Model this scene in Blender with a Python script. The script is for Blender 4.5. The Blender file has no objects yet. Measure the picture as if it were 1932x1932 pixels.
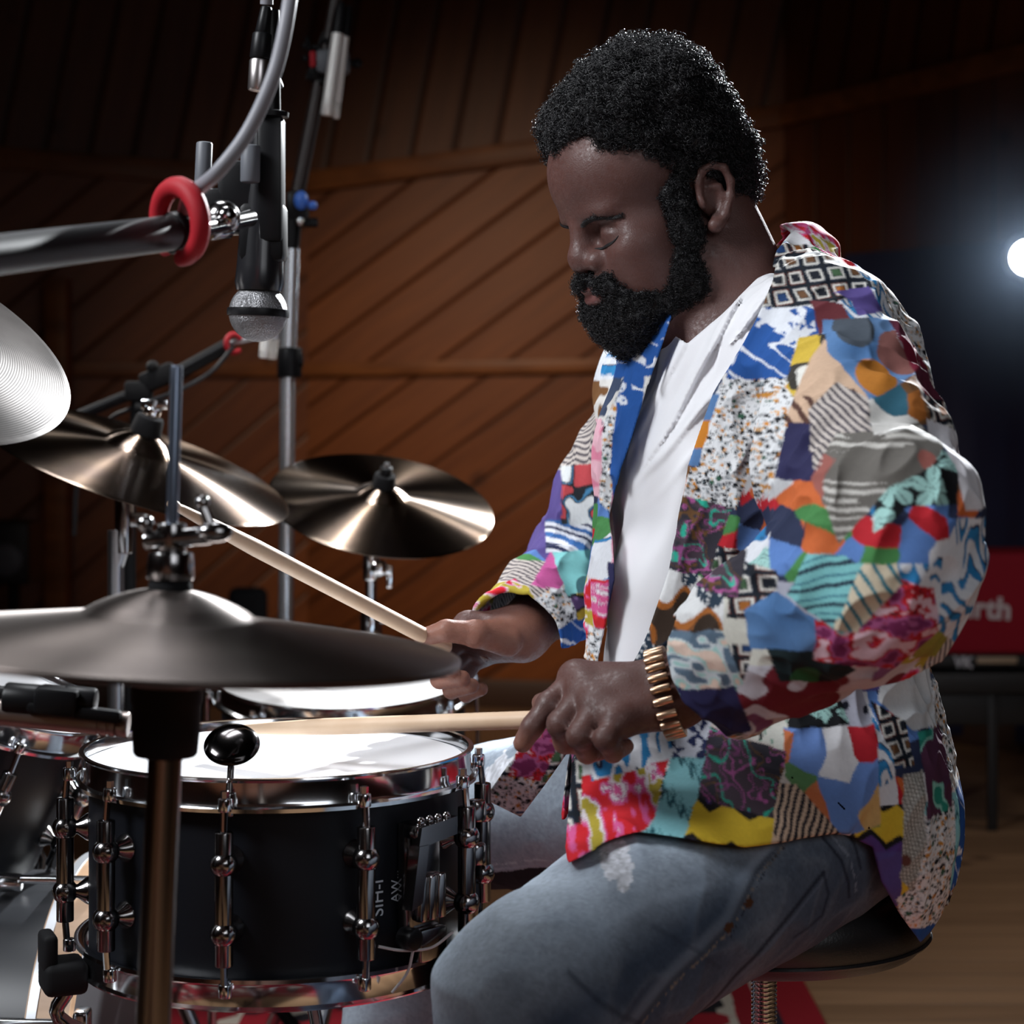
import bpy, bmesh, math, random
import numpy as np
from mathutils import Vector, Matrix, Quaternion

SC = bpy.context.scene
COL = SC.collection
F = 3850.0          # focal length in pixels of the 1932 px frame
CX, HY = 966.0, 800.0   # principal column, horizon row
CAMH = 1.0          # camera height (m)

# ------------------------------------------------------------------ camera
cam_data = bpy.data.cameras.new('camera')
cam_data.sensor_width = 36.0
cam_data.lens = F / 1932.0 * 36.0
cam_data.shift_y = (HY - 966.0) / 1932.0
cam_data.clip_start = 0.05
cam_data.dof.use_dof = True
cam_data.dof.focus_distance = 1.93
cam_data.dof.aperture_fstop = 6.6
cam_data.dof.aperture_blades = 0
cam = bpy.data.objects.new('camera', cam_data)
COL.objects.link(cam)
cam.location = (0, 0, CAMH)
cam.rotation_euler = (math.radians(90), 0, 0)
SC.camera = cam

# ------------------------------------------------------------------ world, exposure
world = bpy.data.worlds.new('world')
SC.world = world
world.use_nodes = True
world.node_tree.nodes['Background'].inputs['Color'].default_value = (0.55, 0.65, 0.9, 1)
world.node_tree.nodes['Background'].inputs['Strength'].default_value = 0.022
SC.view_settings.view_transform = 'Standard'
SC.view_settings.look = 'None'
SC.view_settings.exposure = 0.0
SC.view_settings.gamma = 1.0
SC.view_settings.use_curve_mapping = False
SC.cycles.use_denoising = True
SC.cycles.max_bounces = 8

def area_light(name, loc, target, size, power, color, spread=180, size_y=None):
    d = bpy.data.lights.new(name, 'AREA')
    d.energy = power; d.color = color
    d.shape = 'RECTANGLE' if size_y else 'SQUARE'
    d.size = size
    if size_y: d.size_y = size_y
    d.spread = math.radians(spread)
    o = bpy.data.objects.new(name, d); COL.objects.link(o)
    o.location = loc
    o.rotation_euler = (Vector(target) - Vector(loc)).to_track_quat('-Z', 'Y').to_euler()
    return o

def spot_light(name, loc, target, power, color, angle, blend=0.5, radius=0.06):
    d = bpy.data.lights.new(name, 'SPOT')
    d.energy = power; d.color = color
    d.spot_size = math.radians(angle); d.spot_blend = blend; d.shadow_soft_size = radius
    o = bpy.data.objects.new(name, d); COL.objects.link(o)
    o.location = loc
    o.rotation_euler = (Vector(target) - Vector(loc)).to_track_quat('-Z', 'Y').to_euler()
    return o

# key: a softbox high on the drummer's front side; an added, unseen fill from the camera side;
# a hard back light (an added unseen spot, set apart from the studio lamp) and a dim wash on the wooden wall
area_light('key_softbox', (-1.75, 0.95, 2.45), (0.12, 2.0, 0.9), 0.8, 12.5, (0.93, 0.96, 1.0), 70)
area_light('overhead_softbox', (-0.55, 2.5, 2.9), (-0.25, 2.1, 0.75), 0.6, 6.0, (0.93, 0.96, 1.0), 80)
area_light('fill_light', (0.9, -0.5, 1.9), (0.25, 2.0, 0.9), 1.3, 2.2, (0.92, 0.95, 1.0), 70)
spot_light('back_spot', (1.3, 5.3, 2.72), (0.25, 2.0, 1.0), 3000, (0.93, 0.97, 1.0), 34, 0.6, 0.06)
# three added unseen spots, aimed at the cymbals only to draw bright streaks
spot_light('cymbal_streak_spot', (-2.5, 4.2, 2.7), (-.36, 2.85, .97), 300, (1.0, .97, .93), 17, .5, .05)
spot_light('cymbal_streak_spot', (1.9, 4.4, 2.75), (-.36, 2.85, .97), 300, (1.0, .97, .93), 17, .5, .05)
spot_light('cymbal_streak_spot', (-.36, 2.75, 3.25), (-.36, 2.85, .97), 190, (1.0, .97, .93), 22, .5, .05)
area_light('wall_wash', (-1.0, 4.6, 2.2), (.1, 7.2, .70), 0.7, 4.6, (1.0, 0.76, 0.55), 60)
area_light('floor_wash', (2.2, 3.6, 2.7), (0.9, 4.2, 0.0), 0.6, 2.0, (1.0, 0.9, 0.8), 70)

# ------------------------------------------------------------------ helpers
def at(px, py, Y):
    """world point seen at frame pixel (px, py) at depth Y"""
    return np.array([(px - CX) / F * Y, Y, CAMH - (py - HY) / F * Y])

def V(a): return Vector((float(a[0]), float(a[1]), float(a[2])))

def srgb(h):
    if isinstance(h, str):
        h = h.lstrip('#'); c = [int(h[i:i + 2], 16) / 255 for i in (0, 2, 4)]
    else:
        c = [v / 255 for v in h]
    return tuple((v / 12.92 if v <= .04045 else ((v + .055) / 1.055) ** 2.4) for v in c)

def tag(o, label=None, cat=None, group=None, kind=None):
    if label: o['label'] = label
    if cat: o['category'] = cat
    if group: o['group'] = group
    if kind: o['kind'] = kind
    return o

def empty(name, loc, label=None, cat=None, group=None):
    o = bpy.data.objects.new(name, None); COL.objects.link(o)
    o.location = V(loc); o.empty_display_size = .05
    tag(o, label, cat, group)
    return o

def link_mesh(name, me, mat, parent=None):
    o = bpy.data.objects.new(name, me); COL.objects.link(o)
    if mat: me.materials.append(mat)
    if parent is not None:
        o.parent = parent
        o.matrix_parent_inverse = parent_matrix(parent).inverted()
    return o

def parent_matrix(p):
    m = p.matrix_basis.copy()
    q = p
    while q.parent is not None:
        m = q.parent.matrix_basis @ (q.matrix_parent_inverse @ m)
        q = q.parent
    return m

def smooth_mesh(me, on=True):
    me.polygons.foreach_set('use_smooth', np.full(len(me.polygons), on))

def mesh_np(name, verts, quads, smooth=True):
    me = bpy.data.meshes.new(name)
    n, m = len(verts), len(quads)
    k = quads.shape[1]
    me.vertices.add(n); me.vertices.foreach_set('co', np.asarray(verts, np.float32).ravel())
    me.loops.add(m * k); me.loops.foreach_set('vertex_index', np.asarray(quads, np.int32).ravel())
    me.polygons.add(m)
    me.polygons.foreach_set('loop_start', np.arange(0, m * k, k, dtype=np.int32))
    me.polygons.foreach_set('loop_total', np.full(m, k, np.int32))
    me.update(calc_edges=True)
    smooth_mesh(me, smooth)
    return me

def set_colors(me, rgb, name='print'):
    a = me.color_attributes.new(name, 'FLOAT_COLOR', 'POINT')
    c = np.ones((len(rgb), 4), np.float32); c[:, :3] = rgb
    a.data.foreach_set('color', c.ravel())

class MB:
    """collects shapes into one mesh"""
    def __init__(s): s.bm = bmesh.new(); s.sm = True
    def _add(s, geom_verts, M):
        for v in geom_verts: v.co = M @ v.co
    def box(s, c, size, R=None, bevel=0.0, seg=2):
        r = bmesh.ops.create_cube(s.bm, size=1.0)
        vs = r['verts']
        for v in vs: v.co = Vector((v.co.x * size[0], v.co.y * size[1], v.co.z * size[2]))
        if bevel > 0:
            es = list({e for v in vs for e in v.link_edges})
            b = bmesh.ops.bevel(s.bm, geom=es, offset=bevel, segments=seg, profile=.5, affect='EDGES')
            vs = list({v for f in b['faces'] for v in f.verts} | {v for v in vs if v.is_valid})
            # collect the whole island
            seen = set(vs); st = list(vs)
            while st:
                q = st.pop()
                for e in q.link_edges:
                    w = e.other_vert(q)
                    if w not in seen: seen.add(w); st.append(w)
            vs = list(seen)
        M = Matrix.Translation(V(c))
        if R is not None: M = M @ R.to_4x4()
        for v in vs: v.co = M @ v.co
        return s
    def rot(s, prof, a, d, n=32, closed=False, ang=None):
        """lathe: prof = [(r, h)] along unit axis d from point a"""
        d = V(d).normalized(); a = V(a)
        Q = d.to_track_quat('Z', 'Y').to_matrix()
        rings = []
        for (r, h) in prof:
            if r < 1e-6:
                rings.append([s.bm.verts.new(a + Q @ Vector((0, 0, h)))])
            else:
                rings.append([s.bm.verts.new(a + Q @ Vector((r * math.cos(2 * math.pi * i / n), r * math.sin(2 * math.pi * i / n), h))) for i in range(n)])
        for A, B in zip(rings[:-1], rings[1:]):
            for i in range(n):
                j = (i + 1) % n
                if len(A) == 1 and len(B) == 1: continue
                if len(A) == 1: s.bm.faces.new((A[0], B[j], B[i]))
                elif len(B) == 1: s.bm.faces.new((A[i], A[j], B[0]))
                else: s.bm.faces.new((A[i], A[j], B[j], B[i]))
        if closed:
            A, B = rings[-1], rings[0]
            for i in range(n):
                j = (i + 1) % n
                s.bm.faces.new((A[i], A[j], B[j], B[i]))
        return s
    def cyl(s, a, b, r, r2=None, n=24, bev=0.0):
        a = V(a); b = V(b); L = (b - a).length
        r2 = r if r2 is None else r2
        if bev > 0:
            k = bev
            pr = [(0, 0), (r - k, 0), (r - k * .3, k * .3), (r, k), (r2, L - k), (r2 - k * .3, L - k * .3), (r2 - k, L), (0, L)]
        else:
            pr = [(0, 0), (r, 0), (r2, L), (0, L)]
        return s.rot(pr, a, b - a, n)
    def ball(s, c, r, n=20, sc=(1, 1, 1), R=None):
        g = bmesh.ops.create_uvsphere(s.bm, u_segments=n, v_segments=max(6, n // 2), radius=1.0)
        M = Matrix.Translation(V(c))
        if R is not None: M = M @ R.to_4x4()
        M = M @ Matrix.Diagonal((r * sc[0], r * sc[1], r * sc[2], 1))
        for v in g['verts']: v.co = M @ v.co
        return s
    def tube(s, pts, r, n=10, caps=True, closed=False):
        """sweep a circle along a polyline; r scalar or list"""
        P = [V(p) for p in pts]; m = len(P)
        rr = r if isinstance(r, (list, tuple, np.ndarray)) else [r] * m
        rings = []
        up = None
        for i in range(m):
            if closed: t = (P[(i + 1) % m] - P[i - 1]).normalized()
            else: t = (P[min(i + 1, m - 1)] - P[max(i - 1, 0)]).normalized()
            if up is None:
                up = t.orthogonal().normalized()
            up = (up - t * up.dot(t)).normalized()
            w = t.cross(up)
            rings.append([s.bm.verts.new(P[i] + (up * math.cos(2 * math.pi * k / n) + w * math.sin(2 * math.pi * k / n)) * float(rr[i])) for k in range(n)])
        seq = list(zip(rings[:-1], rings[1:]))
        if closed: seq.append((rings[-1], rings[0]))
        for A, B in seq:
            for k in range(n):
                j = (k + 1) % n
                s.bm.faces.new((A[k], A[j], B[j], B[k]))
        if caps and not closed:
            s.bm.faces.new(list(reversed(rings[0]))); s.bm.faces.new(rings[-1])
        return s
    def prism(s, poly, c, ux, uy, depth):
        """extruded polygon: 2-D points in the plane (ux, uy) at c, thickness depth along ux x uy"""
        ux = V(ux).normalized(); uy = V(uy).normalized(); w = ux.cross(uy)
        c = V(c)
        A = [s.bm.verts.new(c + ux * p[0] + uy * p[1] - w * depth / 2) for p in poly]
        B = [s.bm.verts.new(c + ux * p[0] + uy * p[1] + w * depth / 2) for p in poly]
        s.bm.faces.new(list(reversed(A))); s.bm.faces.new(B)
        for i in range(len(poly)):
            j = (i + 1) % len(poly)
            s.bm.faces.new((A[i], A[j], B[j], B[i]))
        return s
    def build(s, name, mat, parent=None, smooth=True, sharp=35):
        me = bpy.data.meshes.new(name)
        bmesh.ops.recalc_face_normals(s.bm, faces=s.bm.faces[:])
        s.bm.to_mesh(me); s.bm.free()
        smooth_mesh(me, smooth)
        if smooth:
            try: me.set_sharp_from_angle(angle=math.radians(sharp))
            except Exception: pass
        return link_mesh(name, me, mat, parent)

def bez(pts, n=24):
    """Catmull-Rom through pts"""
    P = [np.asarray(p, float) for p in pts]
    P = [2 * P[0] - P[1]] + P + [2 * P[-1] - P[-2]]
    out = []
    segs = len(P) - 3
    per = max(2, n // segs)
    for i in range(segs):
        p0, p1, p2, p3 = P[i:i + 4]
        for k in range(per):
            t = k / per
            out.append(.5 * ((2 * p1) + (-p0 + p2) * t + (2 * p0 - 5 * p1 + 4 * p2 - p3) * t * t + (-p0 + 3 * p1 - 3 * p2 + p3) * t ** 3))
    out.append(P[-2])
    return out

# ------------------------------------------------------------------ materials
def mat(name, base=(.5, .5, .5), rough=.5, metal=0.0, spec=.5, **kw):
    m = bpy.data.materials.new(name); m.use_nodes = True
    b = m.node_tree.nodes['Principled BSDF']
    b.inputs['Base Color'].default_value = (*base, 1)
    b.inputs['Roughness'].default_value = rough
    b.inputs['Metallic'].default_value = metal
    b.inputs['Specular IOR Level'].default_value = spec
    for k, v in kw.items():
        b.inputs[k.replace('_', ' ')].default_value = v
    return m

def nodes(m): return m.node_tree.nodes, m.node_tree.links, m.node_tree.nodes['Principled BSDF']

def add_noise_bump(m, scale, strength, dist=.002, detail=4, coord='Object'):
    N, L, b = nodes(m)
    tc = N.new('ShaderNodeTexCoord'); nz = N.new('ShaderNodeTexNoise'); bp = N.new('ShaderNodeBump')
    nz.inputs['Scale'].default_value = scale; nz.inputs['Detail'].default_value = detail
    bp.inputs['Strength'].default_value = strength; bp.inputs['Distance'].default_value = dist
    L.new(tc.outputs[coord], nz.inputs['Vector']); L.new(nz.outputs['Fac'], bp.inputs['Height']); L.new(bp.outputs['Normal'], b.inputs['Normal'])
    return nz

def add_color_noise(m, c1, c2, scale, detail=4, lo=.35, hi=.65, vec=None):
    N, L, b = nodes(m)
    tc = N.new('ShaderNodeTexCoord'); nz = N.new('ShaderNodeTexNoise'); cr = N.new('ShaderNodeValToRGB')
    nz.inputs['Scale'].default_value = scale; nz.inputs['Detail'].default_value = detail
    cr.color_ramp.elements[0].position = lo; cr.color_ramp.elements[0].color = (*c1, 1)
    cr.color_ramp.elements[1].position = hi; cr.color_ramp.elements[1].color = (*c2, 1)
    if vec:
        mp = N.new('ShaderNodeMapping'); mp.inputs['Scale'].default_value = vec
        L.new(tc.outputs['Object'], mp.inputs['Vector']); L.new(mp.outputs['Vector'], nz.inputs['Vector'])
    else:
        L.new(tc.outputs['Object'], nz.inputs['Vector'])
    L.new(nz.outputs['Fac'], cr.inputs['Fac']); L.new(cr.outputs['Color'], b.inputs['Base Color'])

def attr_color(m, name='print'):
    N, L, b = nodes(m)
    a = N.new('ShaderNodeVertexColor'); a.layer_name = name
    L.new(a.outputs['Color'], b.inputs['Base Color'])

M_chrome = mat('chrome', (.72, .73, .75), .12, 1.0)
M_chrome_dark = mat('dark_chrome', (.30, .29, .29), .16, 1.0)
M_steel = mat('steel', (.45, .46, .48), .3, 1.0)
M_black = mat('black_plastic', (.012, .012, .014), .42)
M_blackmetal = mat('black_metal', (.006, .006, .007), .38, spec=.18)
M_rubber = mat('black_rubber', (.007, .007, .008), .7, spec=.2)
M_felt = mat('black_felt', (.012, .012, .013), .95, spec=.1)
M_red = mat('red_plastic', (.34, .010, .018), .6, spec=.25)
M_blue = mat('blue_plastic', (.05, .16, .6), .4)
M_greyplastic = mat('grey_plastic', (.10, .108, .125), .5)
M_head = mat('drum_head', (.86, .86, .88), .45, spec=.3)
M_shell = mat('black_shell', (.006, .007, .010), .42, spec=.22)
add_noise_bump(M_shell, 900, .05, .0004)
# ------------------------------------------------------------------ implicit surfaces
f32 = np.float32
def nrm(v): v = np.asarray(v, float); return v / np.sqrt((v * v).sum())
def _ln(v): return np.sqrt(np.einsum('...i,...i->...', v, v))

class SDF:
    def __init__(s): s.ops = []
    def copy(s):
        c = SDF(); c.ops = list(s.ops); return c
    def u(s, fn, k=.01): s.ops.append(('u', fn, k)); return s
    def sub(s, fn, k=.004): s.ops.append(('s', fn, k)); return s
    def isect(s, fn, k=.002): s.ops.append(('i', fn, k)); return s
    def disp(s, fn): s.ops.append(('d', fn, 0)); return s
    def map(s, fn): s.ops.append(('m', fn, 0)); return s
    @staticmethod
    def step(op, k, d, e):
        if op == 'u':
            h = np.clip(.5 + .5 * (d - e) / k, 0, 1); return d * (1 - h) + e * h - k * h * (1 - h)
        if op == 's':
            h = np.clip(.5 - .5 * (d + e) / k, 0, 1); return d * (1 - h) - e * h + k * h * (1 - h)
        if op == 'i':
            h = np.clip(.5 - .5 * (d - e) / k, 0, 1); return d * (1 - h) + e * h + k * h * (1 - h)
    def __call__(s, P):
        d = np.full(P.shape[:-1], 1.0, f32)
        for op, fn, k in s.ops:
            if op == 'd': d = d + fn(P)
            elif op == 'm': d = fn(P, d)
            else: d = s.step(op, k, d, fn(P))
        return d.astype(f32)

def sdf_mesh(S, lo, hi, h, B=12, slack=2.4):
    """sparse surface nets -> (verts, quads)"""
    lo = np.asarray(lo, float); hi = np.asarray(hi, float)
    nb = np.ceil((hi - lo) / (h * B)).astype(int)
    g = np.stack(np.meshgrid(*[np.arange(n) for n in nb], indexing='ij'), -1).reshape(-1, 3)
    cen = (lo + (g + .5) * B * h).astype(f32)
    R = B * h * math.sqrt(3) / 2
    d = np.full(len(g), 1.0, f32); ds = []
    for op, fn, k in S.ops:
        if op == 'd': d = d + fn(cen); ds.append(None)
        elif op == 'm': d = fn(cen, d); ds.append(None)
        else:
            e = fn(cen); ds.append(e); d = S.step(op, k, d, e)
    keep = np.abs(d) < R * slack + .004
    g = g[keep]; n1 = B + 1
    off = np.stack(np.meshgrid(*[np.arange(n1)] * 3, indexing='ij'), -1).reshape(-1, 3)
    nbk = len(g)
    Fv = np.empty((nbk, n1 ** 3), f32)
    CH = 400
    for c0 in range(0, nbk, CH):
        gg = g[c0:c0 + CH]
        P = (lo + (gg[:, None, :] * B + off[None]) * h).astype(f32)
        D = np.full(P.shape[:2], 1.0, f32)
        for (op, fn, k), e in zip(S.ops, ds):
            if op == 'd': D += fn(P)
            elif op == 'm': D = fn(P, D)
            else:
                ee = e[keep][c0:c0 + CH]
                if op == 'i': idx = np.nonzero(ee > -(R * slack + k + .008))[0]
                else: idx = np.nonzero(ee < R * slack + k + .008)[0]
                if len(idx) == 0: continue
                if len(idx) == len(gg): D = S.step(op, k, D, fn(P))
                else: D[idx] = S.step(op, k, D[idx], fn(P[idx]))
        Fv[c0:c0 + CH] = D
    V4 = Fv.reshape(nbk, n1, n1, n1)
    ins = V4 < 0
    cs = [(0, 0, 0), (1, 0, 0), (0, 1, 0), (1, 1, 0), (0, 0, 1), (1, 0, 1), (0, 1, 1), (1, 1, 1)]
    cnt = sum(ins[:, a:a + B, b:b + B, c:c + B].astype(np.int8) for a, b, c in cs)
    act = (cnt > 0) & (cnt < 8)
    bi, ci, cj, ck = np.nonzero(act)
    val = np.stack([V4[bi, ci + a, cj + b, ck + c] for a, b, c in cs], -1)
    csn = np.array(cs, f32)
    acc = np.zeros((len(bi), 3), f32); num = np.zeros(len(bi), f32)
    for p in range(8):
        for q in range(p + 1, 8):
            if np.abs(csn[p] - csn[q]).sum() != 1: continue
            a, b = val[:, p], val[:, q]
            m = (a < 0) != (b < 0)
            t = np.where(m, a / np.where(m, a - b, 1), 0)[:, None]
            acc += np.where(m[:, None], csn[p] + t * (csn[q] - csn[p]), 0); num += m
    acc /= np.maximum(num, 1)[:, None]
    cell = g[bi] * B + np.stack([ci, cj, ck], -1)
    verts = lo + (cell + acc) * h
    dims = nb * B + 2
    gid = ((cell[:, 0] + 1) * dims[1] + cell[:, 1] + 1) * dims[2] + cell[:, 2] + 1
    order = np.argsort(gid); sg = gid[order]
    def look(c):
        q = ((c[:, 0] + 1) * dims[1] + c[:, 1] + 1) * dims[2] + c[:, 2] + 1
        k = np.clip(np.searchsorted(sg, q), 0, len(sg) - 1)
        return np.where(sg[k] == q, order[k], -1)
    quads = []
    for ax in range(3):
        A = ins[:, :B, :B, :B]
        sl = [slice(0, B)] * 3; sl[ax] = slice(1, B + 1)
        Bn = ins[(slice(None), *sl)]
        b, i, j, k = np.nonzero(A != Bn)
        base = g[b] * B + np.stack([i, j, k], -1)
        flip = ~A[b, i, j, k]
        u, v = (ax + 1) % 3, (ax + 2) % 3
        eu = np.zeros(3, int); eu[u] = 1; ev = np.zeros(3, int); ev[v] = 1
        q = np.stack([look(base - eu - ev), look(base - ev), look(base), look(base - eu)], -1)
        q[flip] = q[flip][:, ::-1]
        quads.append(q[(q >= 0).all(1)])
    return verts, np.concatenate(quads)

# primitives -------------------------------------------------------
def p_sph(c, r):
    c = np.asarray(c, f32)
    return lambda P: _ln(P - c) - f32(r)
def p_ell(c, r, A=None):
    c = np.asarray(c, f32); r = np.asarray(r, f32)
    Am = None if A is None else np.asarray(A, f32)
    def fn(P):
        q = P - c
        if Am is not None: q = q @ Am.T
        k0 = _ln(q / r); k1 = _ln(q / (r * r))
        return k0 * (k0 - 1) / np.maximum(k1, 1e-6)
    return fn
def p_cap(a, b, ra, rb=None):
    a = np.asarray(a, f32); b = np.asarray(b, f32); rb = ra if rb is None else rb
    ab = b - a; L2 = f32((ab * ab).sum())
    def fn(P):
        q = P - a
        t = np.clip(q @ ab / L2, 0, 1)
        return _ln(q - t[..., None] * ab) - (f32(ra) + t * f32(rb - ra))
    return fn
def p_capflat(a, b, ra, rb, n, s):
    """round cone squeezed along n by factor s (<1 = thinner along n)"""
    a = np.asarray(a, f32); b = np.asarray(b, f32); n = np.asarray(n, f32); n = n / np.sqrt((n * n).sum())
    def tr(X): return X + ((X @ n) * f32(1 / s - 1))[..., None] * n
    g = p_cap(tr(a), tr(b), ra, rb)
    return lambda P: g(tr(P)) * f32(min(1, s))
def p_box(c, half, A=None, r=.0):
    c = np.asarray(c, f32); half = np.asarray(half, f32) - f32(r)
    Am = None if A is None else np.asarray(A, f32)
    def fn(P):
        q = P - c
        if Am is not None: q = q @ Am.T
        q = np.abs(q) - half
        return _ln(np.maximum(q, 0)) + np.minimum(q.max(-1), 0) - f32(r)
    return fn
def p_half(c, n):
    c = np.asarray(c, f32); n = np.asarray(n, f32); n = n / np.sqrt((n * n).sum())
    return lambda P: (P - c) @ n
def poly_sd(poly):
    """signed 2-D polygon distance on (x, z), negative inside"""
    V2 = np.asarray(poly, f32)
    def fn(x, z):
        d = np.full(x.shape, 1e9, f32); s = np.ones(x.shape, bool)
        n = len(V2)
        for i in range(n):
            a = V2[i]; b = V2[i - 1]
            ex, ez = b[0] - a[0], b[1] - a[1]
            wx, wz = x - a[0], z - a[1]
            t = np.clip((wx * ex + wz * ez) / (ex * ex + ez * ez + 1e-12), 0, 1)
            dx, dz = wx - ex * t, wz - ez * t
            d = np.minimum(d, dx * dx + dz * dz)
            c1 = (z >= a[1]); c2 = (z < b[1]); c3 = (ex * wz > ez * wx)
            s ^= ((c1 & c2 & c3) | (~c1 & ~c2 & ~c3))
        return np.where(s, 1, -1) * np.sqrt(d)
    return fn
def pxpoly(pts, Y):
    """polygon given by frame pixels at a reference depth -> (x, z)"""
    return [((p[0] - CX) / F * Y, CAMH - (p[1] - HY) / F * Y) for p in pts]

# numpy value noise -------------------------------------------------
def _hash(i, j, k, seed):
    h = (i.astype(np.int64) * 374761393 + j.astype(np.int64) * 668265263 + k.astype(np.int64) * 2147483647 + seed * 1274126177) & 0xffffffff
    h = ((h ^ (h >> 13)) * 1274126177) & 0xffffffff
    h = ((h ^ (h >> 16)) * 2246822519) & 0xffffffff
    return ((h ^ (h >> 15)) & 0xffffff).astype(f32) / f32(0xffffff)
def vnoise(P, scale, seed=0):
    q = P * f32(scale); i = np.floor(q).astype(np.int64); t = (q - i).astype(f32); t = t * t * (3 - 2 * t)
    r = 0
    for a in (0, 1):
        for b in (0, 1):
            for c in (0, 1):
                w = (t[..., 0] if a else 1 - t[..., 0]) * (t[..., 1] if b else 1 - t[..., 1]) * (t[..., 2] if c else 1 - t[..., 2])
                r = r + w * _hash(i[..., 0] + a, i[..., 1] + b, i[..., 2] + c, seed)
    return r
def fbm(P, scale, seed=0, oct=3):
    r = 0; a = 1; t = 0
    for o in range(oct):
        r = r + a * vnoise(P, scale * 2 ** o, seed + o * 7); t += a; a *= .5
    return r / t
def vor2(u, v, scale, seed=0, jit=.9):
    """2-D voronoi: returns F1, F2, cell random id, vector to the centre"""
    x = u * scale; y = v * scale
    ix = np.floor(x).astype(np.int64); iy = np.floor(y).astype(np.int64)
    f1 = np.full(x.shape, 9., f32); f2 = f1.copy(); cid = np.zeros(x.shape, f32); vx = np.zeros(x.shape, f32); vy = np.zeros(x.shape, f32)
    z = np.zeros_like(ix)
    for a in (-1, 0, 1):
        for b in (-1, 0, 1):
            cx = ix + a + .5 + jit * (_hash(ix + a, iy + b, z, seed) - .5)
            cy = iy + b + .5 + jit * (_hash(ix + a, iy + b, z, seed + 11) - .5)
            d = np.hypot(x - cx, y - cy)
            m = d < f1
            f2 = np.where(m, f1, np.minimum(f2, d))
            f1 = np.where(m, d, f1)
            cid = np.where(m, _hash(ix + a, iy + b, z, seed + 23), cid)
            vx = np.where(m, x - cx, vx); vy = np.where(m, y - cy, vy)
    return f1, f2, cid, vx, vy
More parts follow.
